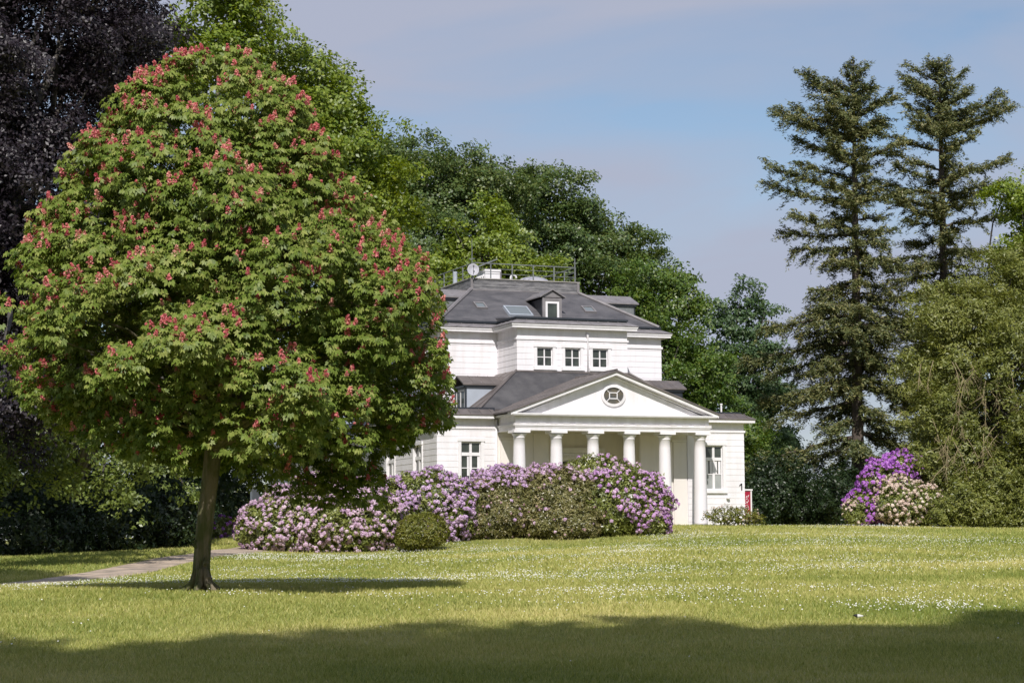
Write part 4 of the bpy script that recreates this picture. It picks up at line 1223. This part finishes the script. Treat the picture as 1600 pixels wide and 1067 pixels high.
def chestnut():
    rng = np.random.default_rng(21)
    Y = 42.0; s = Y/F
    rows = np.array([(98, 318, 362), (112, 265, 408), (125, 222, 440), (150, 212, 470), (180, 172, 488), (215, 146, 508), (260, 118, 536), (310, 88, 566), (355, 66, 628), (400, 48, 664), (450, 38, 690),
                     (510, 10, 702), (560, 4, 700), (600, 10, 708), (635, 45, 712), (660, 80, 712), (692, 125, 640), (715, 190, 585), (745, 340, 600), (782, 450, 600)], float)
    base = pix(314, 922, Y); base[2] = gz(base[0], base[1]); O = base.copy()
    T = empty('chestnut_tree', O)
    tag(T, 'red flowering chestnut tree standing alone on the lawn', 'tree')
    zrow = np.array([pix(400, r[0], Y)[2] for r in rows]); L = (rows[:, 1]-800)*s; R = (rows[:, 2]-800)*s
    order = np.argsort(zrow)
    zr, L, R = zrow[order], L[order], R[order]
    z0, z1 = zr[0], zr[-1]
    # boughs over the envelope, each a cushion of twig tips
    def env(zq, thq, rho):
        l, r = np.interp(zq, zr, L), np.interp(zq, zr, R)
        cx, hw = (l+r)/2, (r-l)/2
        low = zq < pix(400, 690, Y)[2]
        dy = hw*.96*np.sin(thq)*rho
        return np.stack([cx+hw*np.cos(thq)*rho, Y+np.where(low, np.abs(dy)*.9+.5, dy), zq], -1), hw
    N_ = 6000
    z = rng.uniform(z0+.05, z1-.15, N_); th = rng.uniform(0, 2*math.pi, N_)
    rho = np.where(rng.random(N_) < .80, rng.uniform(.80, .98, N_), rng.uniform(.30, .8, N_))
    q, hw = env(z, th, rho*(1+.09*np.sin(th*4+z*1.7)+.08*np.sin(th*9-z*2.9)-.06))
    acc = rng.random(N_) < (hw/hw.max())**1.0*np.where(q[:, 1] > Y+1.5, .6, 1)
    q, th, rho = q[acc], th[acc], rho[acc]
    bq = []
    for i in range(len(q)):
        if all(np.sum((q[i]-q[j])**2) > .62**2 for j in bq): bq.append(i)
    q, th, rho = q[bq], th[bq], rho[bq]
    keep = rng.random(len(q)) > .17
    q, th, rho = q[keep], th[keep], rho[keep]
    # drooping lower boughs
    extra = [(140, 690, -1.5), (225, 700, -2.2), (285, 708, -2.6), (250, 670, -3.0), (390, 715, -2.0), (435, 735, -1.6), (470, 700, -2.6), (520, 748, 1.0), (585, 765, 1.5), (605, 715, -.6), (545, 792, 1.6),
             (640, 690, -.8), (100, 662, -.5), (345, 690, -2.8), (410, 690, -3.0), (540, 720, -1.4), (590, 745, .6), (455, 752, .4), (180, 680, -2.0), (560, 690, -2.0), (680, 668, -.4)]
    # sprays that stand out of the outline
    zo = rng.uniform(z0+1.2, z1-.05, 60); to = rng.uniform(0, 2*math.pi, 60); to[:34] = rng.choice([0, math.pi], 34)+rng.normal(size=34)*.5
    qo, _h = env(zo, to, rng.uniform(1.0, 1.09, 60))
    eq = np.array([pix(a, b, Y+c) for a, b, c in extra]); n_main = len(q)
    q = np.concatenate([q, qo]); th = np.concatenate([th, to]); rho = np.concatenate([rho, np.full(60, 1.0)])
    q = np.concatenate([q, eq]); th = np.concatenate([th, np.array([math.atan2(c, (a-360)*s) for a, b, c in extra])]); rho = np.concatenate([rho, np.full(len(eq), .95)])
    tips, nrs, rhos = [], [], []
    for i in range(len(q)):
        o_ = nrm(np.array([math.cos(th[i])*.85, math.sin(th[i])*.85, .45]))
        nt = int(rng.uniform(70, 115)*(1.0 if rho[i] > .78 else .7))
        d = rand_dirs(rng, nt)
        d = d[d@o_ > -.25]
        rs = rng.uniform(.30, .66)
        if n_main <= i < n_main+60: rs = rng.uniform(.16, .34); d = d[:int(len(d)*.4)]
        if i >= n_main+60: rs = rng.uniform(.24, .42); d = d[:int(len(d)*.42)]
        tips.append(q[i]+d*np.array([1, 1, .85])*rs*rng.uniform(.65, 1.1, (len(d), 1)))
        nrs.append(nrm(d*.7+o_*.5)); rhos.append(np.full(len(d), rho[i])+(d@o_)*.06)
    Q, out, rho = np.concatenate(tips), np.concatenate(nrs), np.concatenate(rhos)
    zc = np.clip(Q[:, 2], z0, z1)
    l, r = np.interp(zc, zr, L), np.interp(zc, zr, R)
    k = (Q[:, 2] > z0-.1) & (Q[:, 0] > l-.02) & (Q[:, 0] < r-.10) & (Q[:, 2] < z1-.06)
    Q, out, rho = Q[k], out[k], rho[k]
    sel, grid = [], {}
    for i in rng.permutation(len(Q)):
        kk = tuple((Q[i]/.105).astype(int))
        if kk in grid: continue
        grid[kk] = 1; sel.append(i)
    Q, out, rho = Q[sel], out[sel], rho[sel]
    n = len(Q)
    # palmate leaves: each tip carries nl leaves, each leaf 5-7 drooping leaflets
    nl, nf = 5, 5
    ph = rng.uniform(0, 6.28, (n, 1))+np.arange(nl)[None, :]*2*math.pi/nl+rng.normal(size=(n, nl))*.25
    pd = np.stack([np.cos(ph), np.sin(ph), rng.normal(size=ph.shape)*.25+.12], -1)*0.75+out[:, None, :]*.65
    pd = nrm(pd)
    plen = rng.uniform(.05, .13, (n, nl, 1))
    hub = Q[:, None, :]+pd*plen
    hub = hub.reshape(-1, 3); pd = pd.reshape(-1, 3)
    m = len(hub)
    # blades face outwards and up towards the light, each rosette its own way
    upv = nrm(np.repeat(out, nl, 0)*.75+np.array([0, -.25, .55])+np.repeat(rng.normal(size=(n, 3)), nl, 0)*.30+rng.normal(size=(m, 3))*.30)
    horiz = pd+np.array([0, 0, -.35]); horiz = nrm(horiz-upv*np.sum(horiz*upv, 1, keepdims=True)+1e-6)
    side = nrm(np.cross(horiz, upv))
    lr = rng.uniform(.075, .125, m)
    V, Fc, Rn = [], [], []
    fan = np.linspace(-1.85, 1.85, nf)
    base_r = np.clip(.5+rng.normal(size=m)*.17, 0, 1)
    droop = rng.uniform(.3, 1.2, m)[:, None]
    for f in fan:
        ln_ = lr*(1-.38*abs(f)/1.85)*rng.uniform(.88, 1.1, m)
        d0 = horiz*math.cos(f)+side*math.sin(f)
        d1 = nrm(d0+upv*.10); d2 = nrm(d0-np.array([0, 0, 1.0])*droop)
        w = nrm(np.cross(d0, upv)); wd = (ln_*.24)[:, None]; ln_ = ln_[:, None]
        p0 = hub; p1 = hub+d1*ln_*.58-np.array([0, 0, 1])*ln_*.08*droop; p2 = p1+d2*ln_*.48
        nrmv = nrm(np.cross(w, d1))
        e = nrmv*wd*.45
        V.append(np.stack([p0, p1-w*wd+e, p2, p1+w*wd+e], 1))
        Rn.append(np.clip(base_r+rng.normal(size=m)*.06, 0, 1))
    V = np.stack(V, 1).reshape(-1, 3)
    Rn = np.stack(Rn, 1).reshape(-1)
    Fc = np.arange(len(V)).reshape(-1, 4)
    np_mesh('crown', V-O, Fc, M['l_chestnut'], T, rnd=Rn)
    print('chestnut leaves', m, 'tris', len(Fc))
    # upright panicles on outer tips
    zf = (Q[:, 2]-z0)/(z1-z0)
    pf = np.clip((rho-.78)*4.5, 0, 1)*np.clip(out[:, 2]+.55, .2, 1)*np.interp(zf, [0, .25, .55, .8, 1], [.20, .27, .33, .42, .52])
    k = rng.random(n) < pf
    B, Bo = Q[k], out[k]
    m = len(B)
    dirn = nrm(np.array([0, 0, 1.0])+Bo*.55+rng.normal(size=(m, 3))*.15)
    hgt = rng.uniform(.10, .21, m)
    kp = 52
    tq = rng.random((m, kp))**.8
    rad = (.055*(1-tq)+.016)*np.sqrt(rng.random((m, kp)))*1.15*(hgt/.18)[:, None]
    aa = nrm(np.cross(dirn, rng.normal(size=(m, 3)))); bb = np.cross(dirn, aa)
    an = rng.uniform(0, 6.28, (m, kp))
    C = B[:, None, :]+dirn[:, None, :]*(.06+tq*hgt[:, None])[..., None]+(aa[:, None, :]*np.cos(an)[..., None]+bb[:, None, :]*np.sin(an)[..., None])*rad[..., None]
    C = C.reshape(-1, 3)
    sz = rng.uniform(.032, .056, len(C))
    V, Fc = leaf_quads(C, rand_dirs(rng, len(C)), sz, sz*.75, rng, fold=.4)
    np_mesh('blossom', V-O, Fc, M['f_chestnut'], T, rnd=np.clip(np.repeat(.45+rng.normal(size=m)*.22, kp)+rng.normal(size=len(C))*.12, 0, 1))
    print('panicles', m)
    # trunk
    tb = Tubes()
    tx = [(314, 934), (314, 922), (314, 905), (315, 880), (317, 850), (321, 810), (326, 770), (330, 735), (333, 700), (336, 640), (339, 560), (341, 460), (341, 360), (341, 250), (340, 150), (340, 100)]
    tp = np.array([pix(a, b, Y+.15) for a, b in tx]); tp[0] = tp[1]-np.array([0, 0, .25])
    rr = np.array([.26, .225, .185, .17, .165, .165, .165, .17, .165, .145, .12, .095, .07, .05, .03, .015])
    tb.add(tp, rr, 18)
    for a in np.linspace(0, 6.28, 7)[:-1]+.4:    # root flare
        e = O+np.array([math.cos(a)*.46, math.sin(a)*.46, -.05])
        tb.add([O+np.array([math.cos(a)*.10, math.sin(a)*.10, .42]), O+np.array([math.cos(a)*.17, math.sin(a)*.17, .14]), e], [.07, .085, .04], 7)
    for dx, dz, r_ in ((.15, .26, .10), (.11, .55, .06), (-.13, .9, .05)):   # burls
        tb.add([O+np.array([dx*.6, -.08, dz-.06]), O+np.array([dx, -.09, dz]), O+np.array([dx*.7, -.07, dz+.1])], [r_*.6, r_, r_*.4], 8)
    for i in rng.choice(n, 150, replace=False):
        q = Q[i]
        hz = np.interp(rng.random(), [0, 1], [q[2]-2.6, q[2]-.6])
        hz = np.clip(hz, tp[8][2], tp[-3][2])
        j = np.argmin(abs(tp[:, 2]-hz)); st = tp[j]
        Pl = limb_path(st, q, rng, .06, 7)
        tb.add(Pl, np.linspace(rr[j]*rng.uniform(.25, .5)+.008, .008, 7), 6)
    tb.build('trunk', M['bark'], T, O)

def yew_tree():
    """big feathery evergreen at the right edge with bare hanging twigs"""
    Y = 108
    lobes = [lobe(1560, 640, Y, 140, 212), lobe(1500, 560, Y, 95, 132), lobe(1590, 500, Y+1, 110, 117), lobe(1470, 690, Y-1, 82, 122), lobe(1530, 760, Y-1.5, 95, 92), lobe(1620, 740, Y-1, 100, 112), lobe(1690, 600, Y, 130, 212), lobe(1455, 600, Y, 65, 92)]
    base = pix(1570, 824, Y)
    T, n = broadleaf('yew_tree', 'broad feathery olive green yew with bare hanging twigs at right', base, lobes, 'l_olive', 41, trunk_r=.4, leaf=(.20, .062), limbs=60, trunk_top=pix(1570, 560, Y)[2], sub=(.7, 1.3), dens=170, gap=.10, tuft=.17, flat=1.15, cover=1.7)
    print('yew', n)
    rng = np.random.default_rng(8); tb = Tubes()
    O = np.array(T.location)
    for i in range(34):
        px, py = rng.uniform(1430, 1600), rng.uniform(560, 720)
        a = pix(px, py, Y-3.4-rng.random()*.8); Lh = rng.uniform(.8, 2.4)
        dx = rng.normal()*.7-.3
        P = np.array([a, a+np.array([dx*.4, -.15, -Lh*.35]), a+np.array([dx*.7, -.2, -Lh*.75]), a+np.array([dx*.75, -.2, -Lh])])
        tb.add(P, [.02, .015, .011, .006], 4)
        for k in range(9):
            s = P[1]+(P[3]-P[1])*rng.random()
            tb.add([s, s+np.array([rng.normal()*.25, rng.normal()*.1, -.2-.3*rng.random()])], [.009, .004], 4)
    tb.build('twig', M['twig'], T, O)

# ------------------------------------------------------------------ build
make_grass()
make_daisies()
villa()
sign()
low_wall()
chestnut()

tot = 0
# --- left: copper beech and the hanging green beech below it
t_, n = broadleaf('copper_beech', 'huge copper beech with dark purple leaves at the left edge', pix(-60, 876, 86), 
    [lobe(-60, 120, 82, 330, 230), lobe(80, 20, 83, 190, 150), lobe(60, 330, 79, 170, 200), lobe(-60, 480, 78, 170, 190), lobe(-220, 380, 80, 260, 300), lobe(10, 590, 65, 95, 120), lobe(20, 660, 65, 65, 90), lobe(70, 560, 70, 70, 70), lobe(190, 120, 84, 85, 100), lobe(-140, -180, 84, 330, 240), lobe(190, 30, 86, 70, 90), lobe(60, -40, 82, 150, 90), lobe(170, 330, 84, 70, 120), lobe(100, 470, 82, 120, 130)],
    'l_copper', 31, trunk_r=.7, leaf=(.17, .085), limbs=70, trunk_top=17, sub=(.8, 1.5), dens=130, gap=.06, tuft=.22, flat=.6, cover=1.6)
tot += n
t_, n = broadleaf('hanging_beech', 'green beech with drooping sunlit branches over the dark hollow', pix(110, 868, 95),
    [lobe(40, 735, 67, 78, 109, 70), lobe(100, 700, 68, 65, 73, 70), lobe(165, 722, 68, 58, 91, 70), lobe(215, 690, 69, 52, 67, 70), lobe(262, 718, 71, 58, 97, 70), lobe(312, 690, 75, 54, 73, 60), lobe(60, 655, 70, 117, 48, 80), lobe(190, 650, 71, 143, 43, 80), lobe(-40, 720, 67, 91, 128, 70)],
    'l_hang', 32, trunk_r=.35, leaf=(.15, .085), limbs=50, trunk_top=9, sub=(.55, 1.0), dens=120, gap=.30, tuft=.16, flat=.9, cover=1.35, inner=2)
tot += n
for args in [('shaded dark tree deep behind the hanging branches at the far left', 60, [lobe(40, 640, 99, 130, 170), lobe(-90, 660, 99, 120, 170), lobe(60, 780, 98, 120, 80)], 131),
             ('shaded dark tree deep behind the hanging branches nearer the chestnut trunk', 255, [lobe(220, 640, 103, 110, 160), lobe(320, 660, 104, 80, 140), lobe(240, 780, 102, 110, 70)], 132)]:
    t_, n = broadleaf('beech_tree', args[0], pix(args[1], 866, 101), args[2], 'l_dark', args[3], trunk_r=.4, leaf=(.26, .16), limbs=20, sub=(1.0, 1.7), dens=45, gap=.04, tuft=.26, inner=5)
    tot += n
# --- green trees top left, behind the chestnut
t_, n = broadleaf('lime_tree', 'tall bright green lime tree rising behind the red chestnut', pix(240, 860, 108),
    [lobe(330, 40, 100, 130, 120), lobe(250, 120, 101, 90, 120), lobe(430, 130, 100, 95, 95), lobe(500, 250, 100, 90, 110), lobe(400, 300, 100, 130, 150), lobe(560, 340, 101, 75, 90), lobe(310, 470, 102, 150, 130), lobe(550, 470, 103, 90, 110), lobe(585, 290, 101, 62, 80), lobe(522, 165, 100, 52, 62), lobe(560, 225, 101, 52, 56), lobe(605, 400, 102, 66, 90), lobe(340, -60, 102, 80, 60), lobe(475, 130, 101, 48, 50)],
    'l_lime', 33, trunk_r=.6, leaf=(.21, .13), limbs=60, trunk_top=20, sub=(1.0, 1.9), dens=95, gap=.08, flat=.6)
tot += n
t_, n = broadleaf('beech_tree', 'dark green beech behind the flat roof, left of the treetops', pix(690, 850, 146),
    [lobe(612, 286, 143, 96, 95), lobe(682, 281, 144, 96, 85), lobe(752, 316, 144, 101, 90), lobe(642, 386, 142, 126, 110), lobe(752, 426, 142, 106, 100), lobe(592, 486, 141, 106, 110), lobe(567, 241, 146, 56, 65)],
    'l_beechfar', 34, trunk_r=.6, leaf=(.24, .14), limbs=40, sub=(1.2, 2.1), dens=72, gap=.06, flat=.62, tuft=.28)
tot += n
t_, n = broadleaf('beech_tree', 'dark green beech with jagged top right of the roof railing', pix(900, 840, 150),
    [lobe(836, 330, 148, 91, 88), lobe(906, 360, 149, 88, 88), lobe(961, 395, 149, 61, 78), lobe(886, 450, 147, 111, 105), lobe(976, 480, 148, 91, 95), lobe(816, 410, 147, 76, 90), lobe(916, 550, 148, 126, 100)],
    'l_beechfar', 35, trunk_r=.6, leaf=(.24, .14), limbs=40, sub=(1.2, 2.1), dens=72, gap=.08, flat=.62, tuft=.28)
tot += n
t_, n = broadleaf('maple_tree', 'light yellowish green tree directly behind the roof terrace', pix(760, 840, 136),
    [lobe(720, 385, 134, 60, 55), lobe(790, 390, 134, 62, 52), lobe(765, 340, 135, 22, 30), lobe(850, 420, 135, 45, 45), lobe(690, 430, 134, 50, 50), lobe(770, 450, 134, 110, 50)],
    'l_lime', 36, trunk_r=.4, leaf=(.22, .13), limbs=40, sub=(.8, 1.5), dens=95, gap=.08, flat=.65)
tot += n
t_, n = broadleaf('beech_tree', 'green beech reaching past the right corner of the upper roof', pix(1040, 835, 140),
    [lobe(998, 470, 139, 66, 64), lobe(1038, 440, 140, 32, 36), lobe(1048, 530, 139, 54, 69), lobe(1078, 480, 140, 32, 32), lobe(1028, 620, 138, 84, 74), lobe(1088, 590, 139, 59, 79), lobe(1138, 700, 138, 74, 79), lobe(1088, 720, 138, 74, 94)],
    'l_beech', 37, trunk_r=.5, leaf=(.22, .13), limbs=40, sub=(.9, 1.7), dens=80, gap=.14, flat=.6, tuft=.26)
tot += n
t_, n = broadleaf('hornbeam_tree', 'bluish green tree with loose spiky top left of the firs', pix(1170, 828, 150),
    [lobe(1121, 496, 148, 47, 57), lobe(1176, 496, 148, 51, 61), lobe(1146, 556, 148, 76, 73), lobe(1181, 586, 148, 61, 78), lobe(1116, 636, 147, 86, 83), lobe(1171, 676, 147, 73, 83), lobe(1156, 756, 147, 96, 83), lobe(1206, 736, 147, 59, 73)],
    'l_horn', 38, trunk_r=.35, leaf=(.24, .14), limbs=50, sub=(.8, 1.5), dens=75, gap=.14, flat=.55, tuft=.22, inner=3)
tot += n
t_, n = broadleaf('maple_tree', 'bright yellow green tree cut by the right edge', pix(1640, 826, 122),
    [lobe(1603, 330, 120, 62, 76), lobe(1590, 410, 120, 59, 64), lobe(1638, 440, 120, 84, 104), lobe(1658, 330, 121, 74, 94)],
    'l_lime', 39, trunk_r=.3, leaf=(.21, .13), limbs=20, sub=(.8, 1.4), dens=95, gap=.1, flat=.65)
tot += n
yew_tree()

# --- the two firs
s_ = 126/F
def prof_a(h):
    y = 820-h*730
    l = np.interp(y, [90, 110, 130, 150, 172, 200, 240, 290, 340, 400, 440, 480, 540, 600, 680, 740, 800], [1, 14, 30, 52, 82, 112, 124, 138, 108, 116, 90, 138, 150, 160, 170, 145, 80])
    r = np.interp(y, [90, 110, 130, 155, 180, 230, 290, 400, 480, 560, 700, 800], [1, 14, 28, 50, 62, 68, 76, 72, 85, 100, 110, 60])
    return l*s_, r*s_, 85*s_*np.interp(h, [0, .5, .8, 1], [1, 1, .75, .1])
ba = pix(1342, 822, 126)
conifer('fir_tree', 'tall fir with sparse crown, left of the pair and nearer the villa', (ba[0], ba[1]), pix(1349, 90, 126)[2], prof_a, 51, gaps=[(.57, .63, -1), (.47, .50, -1)], trunk_r=.42, lean=(0.3, 0))
s2 = 129/F
def prof_b(h):
    y = 822-h*732
    l = np.interp(y, [90, 108, 130, 160, 200, 260, 320, 400, 480, 600, 800], [1, 18, 40, 68, 86, 100, 112, 108, 110, 90, 60])
    r = np.interp(y, [90, 108, 130, 160, 212, 250, 300, 400, 480, 600, 800], [1, 16, 38, 62, 108, 104, 90, 85, 90, 90, 60])
    return l*s2, r*s2, 85*s2*np.interp(h, [0, .5, .8, 1], [1, 1, .75, .1])
bb_ = pix(1484, 824, 129)
conifer('fir_tree', 'tall fir with rounder fuller top, right of the pair', (bb_[0], bb_[1]), pix(1486, 90, 129)[2], prof_b, 52, gaps=[(.55, .61, 1), (.46, .49, -1)], trunk_r=.45, lean=(0.1, 0))

# --- shrubs at the back, right and left
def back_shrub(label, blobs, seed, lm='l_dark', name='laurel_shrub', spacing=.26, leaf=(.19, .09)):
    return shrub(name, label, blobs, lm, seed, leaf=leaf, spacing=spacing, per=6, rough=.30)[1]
tot += back_shrub('dark green shrub right beside the red sign', [lobe(1205, 770, 124, 48, 60, 60), lobe(1180, 800, 122, 30, 30, 40)], 61)
tot += back_shrub('dark green shrub midway between the sign and the violet rhododendron', [lobe(1262, 775, 126, 45, 52, 60), lobe(1240, 800, 124, 35, 30, 40)], 62)
tot += back_shrub('dark green shrub just left of the violet rhododendron', [lobe(1315, 780, 122, 40, 48, 60)], 63)
tot += back_shrub('glossy green shrub at the foot of the yew by the right edge', [lobe(1505, 790, 104, 42, 42, 50), lobe(1465, 803, 103.5, 24, 24, 40), lobe(1560, 765, 104.5, 40, 62, 50), lobe(1605, 785, 103.5, 40, 48, 50), lobe(1535, 800, 103, 34, 26, 36), lobe(1480, 760, 106, 34, 50, 40)], 64, 'l_olive', spacing=.20, leaf=(.15, .07))
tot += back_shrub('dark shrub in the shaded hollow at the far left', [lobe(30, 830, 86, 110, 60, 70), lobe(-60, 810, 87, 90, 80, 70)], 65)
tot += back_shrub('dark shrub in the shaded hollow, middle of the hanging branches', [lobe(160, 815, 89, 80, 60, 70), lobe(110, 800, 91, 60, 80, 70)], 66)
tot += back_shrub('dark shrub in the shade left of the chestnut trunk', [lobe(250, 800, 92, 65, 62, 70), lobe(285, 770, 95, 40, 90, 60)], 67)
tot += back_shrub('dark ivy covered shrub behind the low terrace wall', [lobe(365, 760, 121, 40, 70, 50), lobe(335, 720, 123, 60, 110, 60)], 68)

# --- rhododendrons and the flower bed in front of the villa
def W(px, py, Y): return pix(px, py, Y)
def const(p): return lambda P, N_: np.full(len(P), p)
def scr(P):
    d = P-np.array([0, 0, EYE]); z = d@FW
    return 800+F*(d@RT)/z, 533.5-F*(d@UP)/z
n_ = shrub('rhododendron', 'wide rhododendron covered in pale pink lilac blossom, leftmost in the bed', [lobe(490, 812, 87.5, 105, 56, 60), lobe(430, 825, 87, 58, 42, 45), lobe(570, 815, 87.5, 60, 50, 50), lobe(520, 780, 89, 75, 40, 45)],
           'l_rhodo', 71, flowers=[('f_pale', const(.85), .088)], group='rhododendrons')[1]
n_ = shrub('rhododendron', 'lilac rhododendron between the pale one and the brownish one', [lobe(665, 785, 90.5, 72, 48, 55), lobe(610, 795, 90, 55, 45, 45), lobe(705, 800, 90.5, 38, 45, 40)],
           'l_rhodo', 72, flowers=[('f_lilac', const(.75), .088)], group='rhododendrons')[1]
shrub('box_bush', 'small round yellow green bush in front of the lilac rhododendron', [lobe(660, 830, 86.3, 40, 28, 36), lobe(645, 838, 86.1, 26, 22, 28)], 'l_box', 73, leaf=(.075, .04), spacing=.10, per=7, rough=.07)
shrub('rhododendron', 'brownish green rhododendron with a few lilac heads on top', [lobe(775, 795, 92, 62, 52, 55), lobe(790, 762, 93, 55, 32, 45), lobe(740, 810, 91.5, 35, 40, 40)],
      'l_brown', 74, spacing=.112, leaf=(.12, .04), per=8, flowers=[('f_lilac', lambda P, N_: np.clip((scr(P)[1] < 765)*.32+(scr(P)[1] >= 765)*.022, 0, 1), .08), ('f_faded', const(.07), .045)], group='rhododendrons')
shrub('rhododendron', 'olive green rhododendron nearly out of bloom below the left columns', [lobe(870, 790, 92, 68, 56, 55), lobe(850, 765, 93, 50, 36, 45), lobe(880, 815, 91.3, 60, 34, 45)],
      'l_brown', 75, spacing=.112, leaf=(.13, .045), per=8, flowers=[('f_pale', lambda P, N_: np.clip((scr(P)[1] < 752)*.22+.012, 0, 1), .09), ('f_faded', const(.03), .05)], group='rhododendrons')
shrub('rhododendron', 'rhododendron with bright purple blossom right of the bed before the columns', [lobe(965, 785, 92.5, 78, 56, 60), lobe(935, 750, 93.5, 55, 38, 45), lobe(1005, 800, 92.5, 42, 44, 45), lobe(1020, 815, 92.3, 24, 24, 30)],
      'l_rhodo', 76, flowers=[('f_purple', lambda P, N_: np.clip(.62*((scr(P)[0] > 915+(scr(P)[1]-740)*0.95) & (scr(P)[1] > 738))*1.0+.015, 0, 1), .085), ('f_pale', lambda P, N_: .25*(scr(P)[1] < 742)+.02, .08)], group='rhododendrons')
shrub('rhododendron', 'bright violet rhododendron leaning on the firs at right', [lobe(1385, 765, 106, 42, 48, 45), lobe(1408, 735, 106.5, 30, 28, 32), lobe(1350, 795, 105.5, 28, 28, 30)],
      'l_rhodo', 77, flowers=[('f_violet', const(.95), .10)], group='rhododendrons')
shrub('rhododendron', 'dark violet rhododendron half hidden in the yew', [lobe(1440, 745, 107.5, 22, 34, 26)], 'l_rhodo', 78, flowers=[('f_violet', const(.22), .09)], group='rhododendrons')
shrub('rhododendron', 'cream and blush rhododendron in front of the violet one', [lobe(1420, 790, 104.5, 52, 34, 40), lobe(1400, 770, 105, 34, 26, 30)], 'l_rhodo', 79, flowers=[('f_blush', const(.55), .085)], group='rhododendrons')
shrub('rhododendron', 'small cream rhododendron at the left foot of the violet one', [lobe(1335, 802, 105, 17, 20, 20)], 'l_rhodo', 80, flowers=[('f_blush', const(.50), .088)], group='rhododendrons')
shrub('rhododendron', 'small magenta rhododendron beside the chestnut trunk', [lobe(345, 822, 104, 18, 14, 18), lobe(335, 830, 103, 12, 10, 14)], 'l_rhodo', 81, flowers=[('f_violet', const(.50), .085)], group='rhododendrons')
shrub('rose_bush', 'loose pale flowering rose bush under the right window', [lobe(1130, 806, 101.5, 28, 13, 18), lobe(1158, 806, 101.8, 24, 14, 18), lobe(1178, 811, 102, 15, 9, 14)], 'l_box', 82, leaf=(.09, .05), spacing=.16, per=6, rough=.3, flowers=[('f_blush', const(.12), .045)])

# --- distant woods closing the view
def woods():
    rng = np.random.default_rng(91)
    lobes = []
    for i in range(26):
        px = -300+i*90+rng.normal()*25
        lobes.append(lobe(px, 800-rng.uniform(0, 25), 230+rng.uniform(-15, 20), rng.uniform(50, 75), rng.uniform(35, 60)))
    P, Nn, _ = crown_points(lobes, rng, sub=(2.0, 3.2), dens=16, back_keep=.2, tuft=.6)
    n = len(P); V, Fc = leaf_quads(P, Nn, .5, .35, rng)
    o = np_mesh('distant_woods', V, Fc, M['l_beechfar'], rnd=rng.random(n))
    tag(o, 'band of far woods seen low between the trees', 'woods', kind='stuff')
woods()

# --- unseen trees whose shadow falls over the lawn; flanking pair added to block sky
def shade_trees():
    proto = None
    for i, (x, y, sc_) in enumerate([(-13.5, 0.5, .96), (-5.0, 0.8, .98), (4.4, 3.0, 1.05), (11.5, 3.2, 1.05), (-9.3, -5, 1.24), (0.2, -4.5, 1.36), (8.0, -4, 1.36), (-15.5, 15, .9), (15.5, 16, .95), (-17.5, 47, .64)]):
        if proto is None:
            base = np.array([x, y, 0.0])
            proto, n = broadleaf('oak_tree', 'oak tree out of view shading the lawn', base, [(base+np.array([0, 0, 17]), (5.2, 4.0, 7.2)), (base+np.array([2.5, 0, 20]), (3.6, 3.2, 4.2)), (base+np.array([-2.6, .3, 20]), (3.6, 3.2, 4.2)), (base+np.array([0, 0, 11.5]), (4.8, 3.2, 2.6))], 'l_shade', 95,
                                 trunk_r=.5, leaf=(.34, .22), limbs=30, sub=(1.0, 1.7), dens=46, gap=.04, group='shade trees behind the viewer', back_keep=1.0)
            o = proto
        else:
            o = proto.copy(); COL.objects.link(o)
            for ch in proto.children:
                c = ch.copy(); COL.objects.link(c); c.parent = o
        o.location = (x, y, gz(x, y)); o.scale = (1, 1, sc_)
        o.rotation_euler = (0, 0, i*1.3)
shade_trees()

def bird():
    p = pix(1341, 963, 34.5); z = gz(p[0], p[1])
    m = MB()
    prof = [(-.105, .012, .012), (-.075, .026, .028), (-.03, .038, .042), (.02, .036, .04), (.06, .024, .028), (.12, .010, .012)]
    n = 10
    for x, ry, rz in prof:
        for i in range(n):
            t = 2*math.pi*i/n
            m.v.append((x, ry*math.cos(t), .075+rz*math.sin(t)+(.012 if x < -.06 else 0)))
    for j in range(len(prof)-1):
        for i in range(n):
            k = (i+1) % n; m.f.append((j*n+i, j*n+k, (j+1)*n+k, (j+1)*n+i))
    m.f.append(tuple(range(n))[::-1]); m.f.append(tuple((len(prof)-1)*n+i for i in range(n)))
    m.box(.115, .20, -.014, .014, .074, .082)
    m.tube([(-.105, 0, .09), (-.135, 0, .088)], [.008, .002], 6)
    for s in (-.014, .014): m.tube([(0, s, .045), (.005, s, 0)], .004, 5)
    mt, N, L = new_mat('pied_plumage')
    out = N.new('ShaderNodeOutputMaterial'); b = N.new('ShaderNodeBsdfPrincipled'); b.inputs['Roughness'].default_value = .7
    t = N.new('ShaderNodeTexCoord'); sp = N.new('ShaderNodeSeparateXYZ'); r = N.new('ShaderNodeValToRGB'); r.color_ramp.interpolation = 'CONSTANT'
    mr = N.new('ShaderNodeMapRange'); mr.inputs['From Min'].default_value = -.14; mr.inputs['From Max'].default_value = .2
    L.new(t.outputs['Object'], sp.inputs[0]); L.new(sp.outputs['X'], mr.inputs['Value']); L.new(mr.outputs[0], r.inputs[0])
    r.color_ramp.elements[0].position, r.color_ramp.elements[0].color = 0, (.015, .015, .016, 1)
    r.color_ramp.elements[1].position, r.color_ramp.elements[1].color = .36, (.62, .62, .58, 1)
    e = r.color_ramp.elements.new(.74); e.color = (.03, .03, .03, 1)
    L.new(r.outputs[0], b.inputs['Base Color']); L.new(b.outputs[0], out.inputs[0])
    o = m.build('bird', mt, smooth=True, loc=(p[0], p[1], z+.02))
    o.rotation_euler = (0, 0, math.radians(-8)); o.scale = (.72, .72, .72)
    tag(o, 'small black and white bird standing on the sunny lawn', 'bird')
bird()
print('leaf total', tot)
